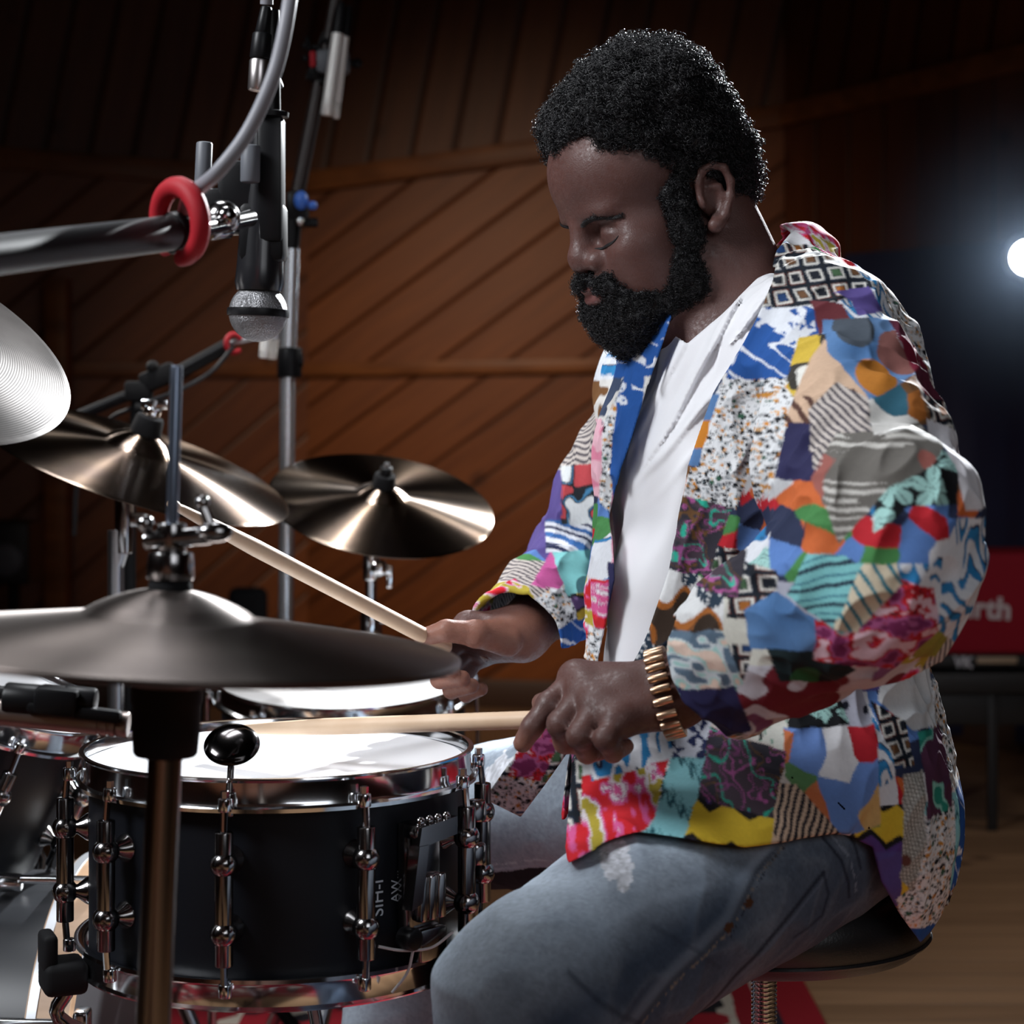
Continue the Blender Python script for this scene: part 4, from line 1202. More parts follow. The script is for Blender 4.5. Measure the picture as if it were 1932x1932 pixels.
# (garment region, reference depth, outline, print); regions: A near sleeve, T body, Z far sleeve
PATCHES = [
 ('A', 1.75, [(1559, 602), (1683, 597), (1712, 707), (1602, 757), (1552, 665)], pr_denim),
 ('A', 1.75, [(1683, 597), (1722, 604), (1768, 692), (1774, 757), (1712, 749), (1698, 650)], pr_burg),
 ('A', 1.75, [(1540, 560), (1600, 572), (1607, 600), (1550, 632)], pr_maroonwhite),
 ('AT', 1.8, [(1600, 572), (1570, 552), (1640, 540), (1662, 590), (1605, 602)], PURPLE),
 ('A', 1.72, [(1611, 757), (1714, 707), (1717, 790), (1600, 820)], pr_blob),
 ('AT', 1.75, [(1535, 815), (1600, 812), (1672, 780), (1712, 826), (1669, 872), (1596, 906), (1512, 1000), (1480, 892)], pr_scrib),
 ('AT', 1.75, [(1495, 773), (1552, 725), (1603, 757), (1600, 812), (1535, 815), (1489, 880)], pr_hatch),
 ('AT', 1.75, [(1504, 701), (1553, 640), (1603, 757), (1547, 790), (1489, 800), (1455, 797)], pr_peach),
 ('AT', 1.8, [(1457, 733), (1495, 640), (1555, 632), (1552, 665), (1504, 705), (1466, 760)], pr_yellow),
 ('AT', 1.8, [(1446, 797), (1492, 800), (1498, 895), (1420, 895)], NAVY),
 ('A', 1.70, [(1596, 904), (1714, 840), (1738, 872), (1732, 938), (1640, 942), (1580, 985)], pr_mint),
 ('A', 1.72, [(1717, 790), (1787, 812), (1816, 940), (1738, 948), (1714, 840)], pr_maroonwhite),
 ('A', 1.74, [(1712, 745), (1781, 745), (1800, 822), (1717, 800)], pr_squares),
 ('A', 1.76, [(1720, 595), (1760, 600), (1870, 850), (1870, 985), (1815, 985), (1785, 812), (1768, 692)], pr_terrazzo),
 ('A', 1.68, [(1512, 1012), (1580, 975), (1640, 940), (1740, 936), (1736, 975), (1690, 1040), (1562, 1040)], pr_camo),
 ('A', 1.66, [(1678, 1000), (1736, 965), (1870, 970), (1860, 1160), (1765, 1195), (1712, 1160), (1712, 1100), (1678, 1048)], pr_ikat),
 ('A', 1.64, [(1590, 1036), (1640, 1036), (1650, 1080), (1575, 1170), (1535, 1165)], pr_creamstripe),
 ('A', 1.66, [(1490, 1030), (1620, 1030), (1590, 1080), (1545, 1170), (1455, 1105)], pr_aqua),
 ('A', 1.62, [(1640, 1070), (1720, 1095), (1740, 1170), (1664, 1245), (1519, 1232), (1515, 1155), (1575, 1165)], pr_red),
 ('A', 1.66, [(1390, 1140), (1440, 1100), (1515, 1153), (1526, 1200), (1400, 1210)], pr_denim),
 ('A', 1.64, [(1430, 1208), (1526, 1200), (1585, 1242), (1550, 1272), (1460, 1272)], pr_green),
 ('A', 1.63, [(1700, 1160), (1770, 1180), (1745, 1230), (1690, 1220)], const('#9a943e')),
 ('A', 1.69, [(1225, 1190), (1345, 1172), (1385, 1272), (1283, 1290), (1230, 1260)], pr_pastel),
 ('A', 1.69, [(1270, 1287), (1366, 1270), (1410, 1365), (1300, 1410)], NAVY),
 ('A', 1.67, [(1327, 1200), (1400, 1200), (1390, 1272)], pr_squares),
 ('A', 1.66, [(1370, 1240), (1700, 1225), (1620, 1320), (1403, 1390)], pr_leafwhite),
 ('Z', 2.2, [(1060, 880), (1150, 870), (1140, 985), (1060, 990)], pr_blackwhite),
 ('Z', 2.2, [(1030, 985), (1140, 980), (1140, 1035), (1030, 1040)], pr_stripes),
 ('Z', 2.2, [(1040, 1035), (1140, 1030), (1125, 1110), (1065, 1112)], const('#86cfd0')),
 ('Z', 2.2, [(1000, 1090), (1045, 1030), (1072, 1085), (1050, 1100)], const('#c65a9a')),
 ('Z', 2.2, [(955, 1140), (1005, 1128), (1018, 1182), (970, 1190)], pr_pastel),
 ('Z', 2.2, [(968, 1185), (1022, 1180), (1018, 1300), (980, 1300)], MAROON),
 ('Z', 2.2, [(990, 1120), (1060, 1085), (1085, 1150), (1018, 1182)], pr_terrazzo),
 ('Z', 2.2, [(1060, 1095), (1145, 1090), (1140, 1160), (1085, 1155)], pr_yp),
 ('Z', 2.2, [(1015, 1170), (1120, 1130), (1120, 1260), (1010, 1290)], pr_blue),
 ('T', 1.9, [(1324, 747), (1347, 745), (1308, 878), (1280, 875)], pr_denimstrip),
 ('AT', 1.9, [(1449, 498), (1460, 455), (1530, 455), (1620, 553), (1524, 593), (1446, 590), (1405, 590)], pr_squares),
 ('AT', 1.9, [(1405, 590), (1446, 588), (1524, 591), (1505, 645), (1462, 735), (1450, 722), (1355, 718)], pr_blue),
 ('AT', 1.9, [(1355, 716), (1446, 722), (1434, 790), (1372, 954), (1280, 932), (1300, 873), (1327, 770)], pr_terrazzo),
 ('T', 1.9, [(1270, 928), (1366, 946), (1328, 1078), (1240, 1066)], pr_paisley),
 ('T', 1.9, [(1328, 1020), (1382, 1030), (1376, 1118), (1308, 1112)], pr_squares),
 ('T', 1.9, [(1225, 1062), (1308, 1075), (1300, 1190), (1220, 1250), (1150, 1250)], pr_whitebrown),
 ('T', 1.9, [(1300, 1075), (1390, 1110), (1390, 1200), (1290, 1200)], const('#d9d8cd')),
 ('T', 1.9, [(1434, 724), (1475, 740), (1450, 800), (1420, 895), (1385, 930), (1400, 830)], pr_white),
 ('T', 1.9, [(1385, 890), (1510, 890), (1530, 1045), (1372, 1045)], pr_camo),
 ('T', 1.9, [(1365, 1035), (1520, 1045), (1450, 1130), (1360, 1150)], pr_lavender),
 ('T', 2.1, [(1262, 600), (1200, 690), (1180, 900), (1150, 960), (1138, 890), (1150, 760), (1188, 660)], pr_blue),
 ('T', 2.1, [(1152, 750), (1140, 960), (1122, 940), (1128, 800)], pr_terrazzo),
 ('T', 2.1, [(1128, 790), (1130, 930), (1100, 930), (1100, 800)], PINKF),
 ('T', 2.1, [(1140, 915), (1165, 915), (1160, 1035), (1136, 1035)], PINKF),
 ('T', 2.1, [(1130, 1035), (1165, 1035), (1160, 1150), (1128, 1152)], NAVY),
 ('T', 2.1, [(1100, 1150), (1160, 1150), (1140, 1260), (1090, 1260)], pr_terrazzo),
 ('T', 1.98, [(1000, 1360), (1075, 1360), (1020, 1480), (958, 1470)], pr_red),
 ('T', 1.98, [(920, 1470), (1020, 1470), (1000, 1545), (900, 1545)], pr_terrazzo),
 ('T', 1.74, [(1050, 1390), (1106, 1400), (1096, 1550), (1030, 1560)], lambda u, v: pr_squares(u, v, 46, .05)),
 ('T', 1.74, [(1106, 1400), (1295, 1390), (1278, 1448), (1120, 1482)], pr_ikat),
 ('T', 1.74, [(1285, 1390), (1368, 1385), (1340, 1452), (1275, 1450)], pr_navywhite),
 ('T', 1.74, [(1100, 1475), (1275, 1440), (1232, 1530), (1160, 1575), (1030, 1660), (1010, 1660), (1045, 1560)], pr_pink),
 ('T', 1.74, [(1278, 1445), (1345, 1450), (1262, 1590), (1150, 1590), (1232, 1530)], pr_aqualace),
 ('T', 1.74, [(1345, 1400), (1502, 1436), (1456, 1540), (1306, 1498)], pr_paisley),
 ('T', 1.74, [(1306, 1495), (1458, 1538), (1440, 1610), (1245, 1600)], pr_zig),
 ('T', 1.74, [(1456, 1540), (1470, 1485), (1510, 1488), (1600, 1590), (1435, 1610)], pr_creamhatch),
 ('T', 1.74, [(1500, 1398), (1682, 1392), (1680, 1580), (1600, 1590), (1490, 1475)], pr_camo2),
 ('T', 1.74, [(1350, 1390), (1435, 1350), (1512, 1378), (1503, 1436)], pr_doodle),
 ('T', 1.74, [(1490, 1330), (1598, 1300), (1632, 1390), (1500, 1405)], pr_mint),
 ('T', 1.74, [(1595, 1312), (1645, 1270), (1680, 1392), (1627, 1395)], pr_lavender),
 ('T', 1.84, [(1640, 1320), (1710, 1362), (1716, 1436), (1675, 1436)], pr_squares),
 ('T', 1.88, [(1660, 1200), (1770, 1200), (1770, 1368), (1708, 1366), (1640, 1310)], pr_white),
 ('T', 1.9, [(1710, 1364), (1775, 1366), (1775, 1505), (1712, 1512)], pr_teal),
 ('T', 1.88, [(1675, 1434), (1716, 1434), (1716, 1565), (1692, 1650), (1665, 1620)], pr_greyhatch),
 ('T', 1.88, [(1710, 1510), (1790, 1500), (1790, 1740), (1690, 1725), (1660, 1660), (1692, 1640)], pr_terrazzo),
 ('T', 1.88, [(1680, 1715), (1790, 1735), (1790, 1810), (1680, 1810)], pr_blue),
 ('T', 1.88, [(1610, 1565), (1672, 1572), (1668, 1680), (1620, 1660)], PURPLE),
]
RANDOM_PRINTS = [pr_blue, pr_terrazzo, pr_squares, pr_camo, pr_ikat, pr_pink, pr_mint, pr_white, pr_blob, pr_paisley, PURPLE, pr_aqualace, pr_hatch, pr_zig]
def jacket_color(P):
    P = P.astype(f32); n = len(P)
    c = np.zeros((n, 3), f32); done = np.zeros(n, bool)
    dA = np.minimum(p_cap(SH_N, EL_N, .074)(P), p_cap(EL_N, WR_N, .060)(P)); dT = JT(P)
    dZ = np.minimum(p_cap(SH_F, EL_F, .06)(P), p_cap(EL_F, WR_F, .052)(P))
    reg = np.where((dZ < dT + .006) & (dZ < dA) & (P[:, 1] > 1.95), 2, np.where((dA < dT + .004), 0, 1))
    w = .0022; u = P[:, 0] + w * (vnoise(P, 90, 61) - .5); v = P[:, 2] + w * (vnoise(P, 90, 62) - .5)
    ids = np.full(n, -1)
    for pid, (rg, Y, poly, fn) in enumerate(PATCHES):
        q = np.array(pxpoly(poly, Y)); lo, hi = q.min(0), q.max(0)
        m = ~done & (u > lo[0]) & (u < hi[0]) & (v > lo[1]) & (v < hi[1]) & np.isin(reg, ['ATZ'.index(ch) for ch in rg])
        if 'T' in rg and rg != 'AT': m &= (P[:, 1] < 2.05) if Y < 2 else (P[:, 1] < 2.3)
        i = np.nonzero(m)[0]
        if len(i) == 0: continue
        i = i[poly_sd(q)(u[i], v[i]) < 0]
        if len(i) == 0: continue
        c[i] = fn(u[i], v[i]); done[i] = True; ids[i] = pid
    for pid, (rg, Y, poly, fn) in enumerate(PATCHES):       # second pass: whatever the seams left over
        if rg == 'Z': continue
        q = np.array(pxpoly(poly, Y)); lo, hi = q.min(0), q.max(0)
        i = np.nonzero(~done & (P[:, 1] < 2.0) & (u > lo[0]) & (u < hi[0]) & (v > lo[1]) & (v < hi[1]))[0]
        if len(i) == 0: continue
        i = i[poly_sd(q)(u[i], v[i]) < 0]
        if len(i): c[i] = fn(u[i], v[i]); done[i] = True
    i = np.nonzero(~done)[0]
    a = u[i] + .6 * P[i, 1]; b = v[i]
    gx = np.floor(a / .085 + .3 * (np.floor(b / .095) % 2)); gy = np.floor(b / .095)
    h = (_hash(gx, gy, gx * 0, 77) * len(RANDOM_PRINTS)).astype(int)
    for k, fn in enumerate(RANDOM_PRINTS):
        j = i[h == k]
        if len(j): c[j] = fn(u[j] + .6 * P[j, 1], v[j])
    c *= (.93 + .14 * vnoise(P, 600, 5))[:, None]
    return np.clip(c * .80, .004, .8)
JT = SDF(); JT.map(lambda P, d: np.minimum(torso(SDF(), .020)(P), np.minimum(p_ell((.262, 2.0, .70), (.128, .165, .17), TA)(P), JD(P))))
print('TIME pre', __import__('time').perf_counter())
v, q = sdf_mesh(JK, (-.12, 1.50, .44), (.52, 2.44, 1.22), .0015)
me = mesh_np('jacket', v, q)
print('TIME mesh', __import__('time').perf_counter())
AA = [(-.0007, -.0003), (.0003, -.0007), (.0007, .0003), (-.0003, .0007)]
set_colors(me, sum(jacket_color(v + np.array([a, 0, b])) for a, b in AA) / 4)
print('TIME col', __import__('time').perf_counter(), len(v))
M_jacket = mat('patchwork_cotton', (.5, .5, .5), .82, spec=.22); attr_color(M_jacket); add_noise_bump(M_jacket, 900, .15, .0005, 2)
jacket = link_mesh('jacket', me, M_jacket, person)

# shoes ----------------------------------------------------------------
M_shoe = mat('dark_leather', (.02, .018, .017), .5)
for an in (AN_N, AN_F):
    S = SDF()
    S.u(p_cap(an + np.array([.02, 0, -.01]), an + np.array([.02, 0, -.055]), .050, .042), .02)
    S.u(p_cap(an + np.array([.02, 0, -.055]), an + np.array([-.17, -.02, -.062]), .042, .034), .03)
    S.isect(p_half((0, 0, .011), (0, 0, -1)), .006); S.isect(p_half((0, 0, an[2] + .03), (0, 0, 1)), .006)
    v, q = sdf_mesh(S, an - .26, an + .12, .004)
    link_mesh('shoe', mesh_np('shoe', v, q), M_shoe, person)

# bracelet on the near wrist -----------------------------------------------
M_brass = mat('brass_beads', (.55, .36, .24), .28, .85)
ax = ARM_N2; u_ = nrm(np.cross(ax, [0, 0, 1])); w_ = np.cross(ax, u_)
bm_ = MB()
ax = nrm([-.96, .12, -.27]); u_ = nrm(np.cross(ax, [0, 0, 1])); w_ = np.cross(ax, u_)
bc_ = at(1258, 1306, 1.738)
for i in range(34):
    a = 2 * math.pi * i / 34
    rad = u_ * math.cos(a) + w_ * math.sin(a)
    rs_ = np.linspace(.02, .095, 151)
    hi_ = .02
    for dz in (-.009, 0, .009):
        dd_ = B((bc_ + ax * dz + rs_[:, None] * rad).astype(f32)); hi_ = max(hi_, rs_[np.argmax(dd_ > .0028)])
    p = bc_ + rad * hi_
    bm_.cyl(p - ax * .0085, p + ax * .0085, .0034, n=10, bev=.0012)
bm_.build('bracelet', M_brass, person)

print('TIME jacket', __import__('time').perf_counter())
# ------------------------------------------------------------------ cymbals
def cymbal_mat(name, c1, c2, rough=.23, an=.99):
    m = bpy.data.materials.new(name); m.use_nodes = True
    N, L, b = nodes(m)
    tc = N.new('ShaderNodeTexCoord'); nz = N.new('ShaderNodeTexNoise'); nz.inputs['Scale'].default_value = 9; nz.inputs['Detail'].default_value = 6
    cr = N.new('ShaderNodeValToRGB'); cr.color_ramp.elements[0].position = .35; cr.color_ramp.elements[0].color = (*c1, 1); cr.color_ramp.elements[1].position = .7; cr.color_ramp.elements[1].color = (*c2, 1)
    L.new(tc.outputs['Object'], nz.inputs['Vector']); L.new(nz.outputs['Fac'], cr.inputs['Fac']); L.new(cr.outputs['Color'], b.inputs['Base Color'])
    b.inputs['Metallic'].default_value = 1; b.inputs['Roughness'].default_value = rough
    b.inputs['Anisotropic'].default_value = an; b.inputs['Anisotropic Rotation'].default_value = 0.25
    tg = N.new('ShaderNodeTangent'); tg.direction_type = 'RADIAL'; tg.axis = 'Z'; L.new(tg.outputs['Tangent'], b.inputs['Tangent'])
    # lathe grooves
    sp = N.new('ShaderNodeVectorMath'); sp.operation = 'LENGTH'; L.new(tc.outputs['Object'], sp.inputs[0])
    mu = N.new('ShaderNodeMath'); mu.operation = 'MULTIPLY'; mu.inputs[1].default_value = 2600; L.new(sp.outputs['Value'], mu.inputs[0])
    sn = N.new('ShaderNodeMath'); sn.operation = 'SINE'; L.new(mu.outputs[0], sn.inputs[0])
    bp = N.new('ShaderNodeBump'); bp.inputs['Strength'].default_value = .12; bp.inputs['Distance'].default_value = .0004
    L.new(sn.outputs[0], bp.inputs['Height']); L.new(bp.outputs['Normal'], b.inputs['Normal'])
    return m
M_cym = cymbal_mat('lathed_bronze', (.15, .115, .098), (.30, .225, .165))
M_cym_dark = cymbal_mat('aged_bronze', (.16, .135, .125), (.26, .22, .20), .42, .8)
M_cym_silver = cymbal_mat('pale_bronze', (.06, .053, .050), (.22, .20, .19), .34, .6)

def img_normal(deg, aspect, c=None):
    """axis of a disc at c seen as an ellipse: major axis deg below horizontal, minor/major ratio aspect"""
    a = math.radians(deg); ca = math.sqrt(1 - aspect * aspect)
    vw = np.array([0, 1., 0]) if c is None else nrm(np.asarray(c) - [0, 0, CAMH])
    rt = nrm(np.cross(vw, [0, 0, 1])); up = np.cross(rt, vw)
    return rt * math.sin(a) * ca - vw * aspect + up * math.cos(a) * ca

def cymbal(name, c, n, r, m, bell=.05, hb=.018, bow=.018, flip=False, ex=1.35):
    n = nrm(n); th = .0016
    prof = [(.006, hb + bow)]
    for k in range(1, 9):
        t = k / 8; prof.append((bell * t, bow + hb * math.cos(t * math.pi / 2) ** .8))
    for k in range(1, 25):
        t = k / 24; rr = bell + (r - bell) * t; prof.append((rr, bow * (1 - t ** ex)))
    prof = [p for p in prof]
    bot = [(p[0], p[1] - th) for p in reversed(prof)]
    bmx = MB().rot(prof + [(r + .0006, -th / 2)] + bot, (0, 0, 0), (0, 0, -1 if flip else 1), 96, closed=True)
    o = bmx.build(name, m, None, True, 60)
    o.rotation_mode = 'QUATERNION'; o.rotation_quaternion = V(n).to_track_quat('Z', 'Y'); o.location = V(c)
    return o

def tripod(root, base, z, m, spread=.33, rot=0.4, r=.010):
    for k in range(3):
        a = rot + k * 2.0944
        top = np.array([base[0], base[1], z]); foot = np.array([base[0] + spread * math.cos(a), base[1] + spread * math.sin(a), .0235])
        mb = MB().cyl(top, foot, r, n=12); mb.build('leg', m, root)
        MB().cyl(foot - [0, 0, .012], foot + [0, 0, .012], .014, n=12, bev=.003).build('foot', M_rubber, root)

# ride / crash in the middle-left
cR = at(256, 872, 2.7); nR = img_normal(18, .235, cR); rR = 303 / F * 2.7
o = cymbal('ride_cymbal', cR, nR, rR, M_cym, .05, .022, .022)
tag(o, 'large bronze cymbal tilted down to the right behind the hi-hat rod', 'cymbal')
st = empty('cymbal_stand', (cR[0], cR[1], 0), 'chrome stand with black felt and wing nut holding the large tilted cymbal', 'stand')
hub = cR + nR * .052
MB().cyl(cR + nR * .038, cR + nR * .066, .021, .019, n=24, bev=.005).build('felt', M_felt, st)
MB().cyl(cR + nR * .064, cR + nR * .078, .012, n=16, bev=.002).box(cR + nR * .082, (.036, .006, .014), None, .002).build('wing_nut', M_chrome, st)
MB().cyl(cR - nR * .05, cR + nR * .088, .004, n=12).build('threaded_rod', M_steel, st)
base = cR - nR * .05
MB().cyl(base + [0, 0, .01], base - [0, 0, .075], .013, .012, n=20, bev=.002).box(base - [-.016, .0, .03], (.03, .016, .02), None, .003).build('tilter', M_chrome_dark, st)
pole = at(222, 1000, 2.72)
MB().cyl((base[0], base[1], base[2] - .06), (pole[0], base[1], pole[2] - .05), .010, n=16).cyl((pole[0], base[1], pole[2]), (pole[0], base[1], .25), .011, n=16).build('pole', M_steel, st)
MB().cyl((pole[0], base[1], .62), (pole[0], base[1], .56), .017, n=20, bev=.003).build('collar', M_blackmetal, st)
tripod(st, (pole[0], base[1]), .45, M_steel, .24, 1.5708)

# small cymbal to the right
cS = at(719, 950, 3.0); nS = img_normal(8.5, .44, cS); rS = 214 / F * 3.0
o = cymbal('crash_cymbal', cS, nS, rS, M_cym, .038, .016, .016)
tag(o, 'smaller bronze cymbal with bright radial streaks in front of the wooden wall', 'cymbal')
st = empty('cymbal_stand', (cS[0], cS[1], 0), 'slim chrome stand under the smaller streaked cymbal beside the far hand', 'stand')
MB().cyl(cS + nS * .024, cS + nS * .048, .0175, .016, n=24, bev=.004).build('felt', M_felt, st)
MB().cyl(cS + nS * .046, cS + nS * .06, .009, n=16, bev=.002).build('wing_nut', M_blackmetal, st)
b0 = at(700, 1050, 3.0)
MB().cyl(cS - nS * .03, cS + nS * .066, .004, n=12).cyl(cS - nS * .03, b0, .006, n=12).build('threaded_rod', M_steel, st)
b1 = at(700, 1095, 3.0)
MB().cyl(b0 + [0, 0, .02], b1, .012, n=20, bev=.003).ball(at(716, 1072, 2.98), .013, 16).cyl(at(716, 1072, 2.98), at(738, 1080, 2.98), .006, n=12, bev=.001).box(at(735, 1088, 2.98), (.010, .01, .034), None, .003).build('tilter', M_chrome, st)
b2 = at(700, 1170, 3.0)
MB().cyl(b1, b2, .0085, n=16).cyl(b2, (b2[0], b2[1], .3), .011, n=16).build('pole', M_chrome, st)
MB().cyl(b2 + [0, 0, .012], b2 - [0, 0, .03], .016, n=20, bev=.003).cyl(b2, b2 + [.035, 0, 0], .005, n=10, bev=.001).build('collar', M_chrome, st)
tripod(st, (b2[0], b2[1]), .42, M_steel, .28, .2)

# pale crash at the left edge
cC = at(-262, 602, 1.85); nC = img_normal(22, .405, cC); rC = 418 / F * 1.85
o = cymbal('crash_cymbal', cC, nC, rC, M_cym_silver, .045, .02, .02)
tag(o, 'pale silvery cymbal cut off by the frame above the large tilted cymbal', 'cymbal')
st = empty('cymbal_stand', (cC[0], cC[1], 0), 'stand carrying the pale silvery cymbal at the edge of the frame', 'stand')
MB().cyl(cC + nC * .036, cC + nC * .06, .02, n=24, bev=.004).build('felt', M_felt, st)
MB().cyl(cC - nC * .05, cC + nC * .07, .004, n=12).cyl(cC - nC * .05, (cC[0] - .02, cC[1], cC[2] - .12), .010, n=12).cyl((cC[0] - .02, cC[1], cC[2] - .12), (cC[0] - .02, cC[1], .3), .012, n=16).build('pole', M_steel, st)
tripod(st, (cC[0] - .02, cC[1]), .45, M_steel, .3, 1.3)

# hi-hat -------------------------------------------------------------
YH = 1.38
topH, botH = at(333, 690, YH), at(297, 1932, YH)
axH = nrm(topH - botH)
def hat_pt(py): return botH + (topH - botH) * ((1932 - py) / (1932 - 690))
cH = hat_pt(1212); nH = img_normal(3.8, .112, cH)
rH = 552 / F * YH
o = cymbal('hi_hat_cymbal', cH, nH, rH, M_cym_dark, .060, .019, .018, False, 1.0)
tag(o, 'upper hi-hat cymbal of dark bronze, large and blurred in the foreground', 'cymbal')
o = cymbal('hi_hat_cymbal', cH - nH * .004, -nH, rH, M_cym_dark, .060, .016, .012, False, 1.0)
tag(o, 'lower hi-hat cymbal facing down beneath the upper one', 'cymbal')
st = empty('hi_hat_stand', (botH[0] + (botH[0] - topH[0]) * 1.4, YH, 0), 'chrome hi-hat stand with thin pull rod, clutch and black cup under the cymbals', 'stand')
MB().cyl(hat_pt(1300), topH, .0042, n=16, bev=.001).build('pull_rod', mat('rod_steel', (.16, .19, .25), .3, .9), st)
cl = MB().cyl(hat_pt(1095), hat_pt(1040), .0165, .0155, n=24, bev=.003).cyl(hat_pt(1045), hat_pt(985), .0105, .0105, n=20, bev=.003)
p = hat_pt(1020); cl.cyl(p + [-.018, -.004, 0], p + [.028, -.004, .004], .0065, n=14, bev=.002).ball(p + [.03, -.006, .006], .0105, 16, (1.2, .8, .7)).cyl(p + [.03, -.006, .004], p + [.022, -.006, .024], .004, n=10).ball(p + [.022, -.006, .026], .0052, 12).ball(p + [-.016, -.008, .012], .006, 12)
cl.build('clutch', M_chrome_dark, st)
MB().cyl(hat_pt(1122), hat_pt(1092), .0150, .0145, n=24, bev=.003).build('felt', M_felt, st)
MB().rot([(0, 0), (.0205, 0), (.022, .002), (.0232, .018), (.0232, .035), (.0245, .037), (.0248, .064), (.0, .064)], hat_pt(1426), axH, 32).build('seat_cup', M_rubber, st)
foot = botH + (botH - topH) * 1.0; foot = np.array([botH[0] - .018, YH, .25])
MB().cyl(hat_pt(1424), foot, .0118, n=24).build('pole', mat('hat_tube', (.34, .29, .26), .22, 1.0), st)
MB().cyl(foot + [0, 0, .07], foot + [0, 0, .0], .019, n=24, bev=.004).build('collar', M_blackmetal, st)
tripod(st, (foot[0], YH), .30, M_steel, .27, .3)

# ------------------------------------------------------------------ drums
def torus_prof(r, zc, w, h, k=6):
    return [(r + w / 2 * math.cos(2 * math.pi * i / k), zc + h / 2 * math.sin(2 * math.pi * i / k)) for i in range(k)]
def hoop_mesh(r, z, up=1, h=.022):
    """flanged chrome hoop"""
    pr = [(r + .001, 0), (r + .0045, .001), (r + .0055, .004), (r + .005, h - .004), (r + .0075, h - .0012), (r + .0075, h), (r + .0035, h), (r + .0028, h - .004), (r + .0025, .002)]
    lo = [(r + .012, -.002), (r + .0125, -.004), (r + .003, -.006), (r + .001, -.004)]
    return pr, lo
def drum(name, c, ax, r, depth, label, nl=10, lug_from=0.0, shell=None, cat='drum', group=None, lugs=None, lug_kind='tube', head_mat=None, inset=.004):
    """c = centre of the batter rim; ax points from bottom to batter"""
    ax = nrm(ax); Q = V(ax).to_track_quat('Z', 'Y').to_matrix()
    root = empty(name, c - ax * (depth + .02) if ax[2] > .5 else c - ax * depth, label, cat, group)
    T = lambda p: np.array(V(c)) + np.array(Q @ V(p))
    MB().rot([(r - .004, -.004), (r, -.004), (r, -depth + .004), (r - .004, -depth + .004)], c, ax, 72, closed=True).build('shell', shell or M_shell, root)
    MB().rot([(0, -.002), (r - .006, -.002), (r - .001, -.0035), (r + .002, -.008), (r + .002, -.012), (r - .002, -.012), (r - .006, -.006), (0, -.006)], c, ax, 72).build('batter_head', head_mat or M_head, root)
    MB().rot([(0, -depth + .002), (r - .006, -depth + .002), (r - .001, -depth + .0035), (r + .002, -depth + .008), (0, -depth + .008)], c, ax, 48).build('bottom_head', M_head, root)
    for s, z0 in ((1, -.0195), (-1, -depth + .0195)):
        hm = MB()
        h = .0265
        pr = [(r + .0030, 0), (r + .0075, -.0025 * s), (r + .0135, -.0025 * s), (r + .0140, .0010 * s), (r + .0080, .0025 * s), (r + .0068, .0055 * s), (r + .0066, (h - .004) * s), (r + .0095, (h - .0015) * s), (r + .0090, h * s), (r + .0045, h * s), (r + .0030, (h - .003) * s)]
        hm.rot([(a, z0 + b) for a, b in pr], c, ax, 96, closed=True)
        hm.build('hoop', M_chrome, root)
    angs = lugs if lugs is not None else [lug_from + 360.0 * k / nl for k in range(nl)]
    for a in angs:
        a = math.radians(a); e = np.array([math.sin(a), -math.cos(a), 0])   # angle from the camera side, + to the right
        # bring e into the drum frame
        el = np.array(Q.transposed() @ V(e)); el[2] = 0; el = nrm(el)
        R_ = lambda rr, z: T(el * rr + np.array([0, 0, z]))
        mid = -depth / 2
        lg = MB()
        hw_ = min(.030, depth * .16)
        for z in (mid + hw_, mid - hw_):
            lg.rot([(0, 0), (.013, 0), (.0125, .002), (.0065, .010), (.0060, .020), (0, .022)], R_(r, z), np.array(Q @ V(el)), 18)
            lg.ball(R_(r + .0215, z), .0122, 18, (1, 1, 1.0))
        lg.cyl(R_(r + .0215, mid - hw_ - .028), R_(r + .0215, mid + hw_ + .028), .0082, n=18, bev=.0015)
        lo = lg.build('lug', M_chrome_dark, root)
        MB().cyl(R_(r + .0195, -.014), R_(r + .0215, mid + hw_ + .026), .0033, n=10).cyl(R_(r + .0175, -.020), R_(r + .0175, -.008), .0062, n=14, bev=.0015).cyl(R_(r + .0175, -.009), R_(r + .0175, -.002), .0038, n=6).build('tension_rod', M_chrome, root)
        MB().cyl(R_(r + .0195, -depth + .014), R_(r + .0215, mid - hw_ - .026), .0033, n=10).cyl(R_(r + .0175, -depth + .020), R_(r + .0175, -depth + .008), .0062, n=14, bev=.0015).build('tension_rod', M_chrome, root)
    return root

# snare ---------------------------------------------------------------
cSn = at(525, 1420, 1.95); rSn = .1775; dSn = .188
snare = drum('snare_drum', cSn, (0, 0, 1), rSn, dSn, 'black snare drum with white head and chrome hoops between the knees of the drummer', lugs=[-7, 29, 66, -43, -79, 102, 138, 174, -115, -150])
def on_shell(deg, z, rr=rSn):
    a = math.radians(deg); return np.array([cSn[0] + rr * math.sin(a), cSn[1] - rr * math.cos(a), cSn[2] + z])
def shell_axes(deg):
    a = math.radians(deg); out = np.array([math.sin(a), -math.cos(a), 0]); tan = np.array([math.cos(a), math.sin(a), 0])
    return out, tan
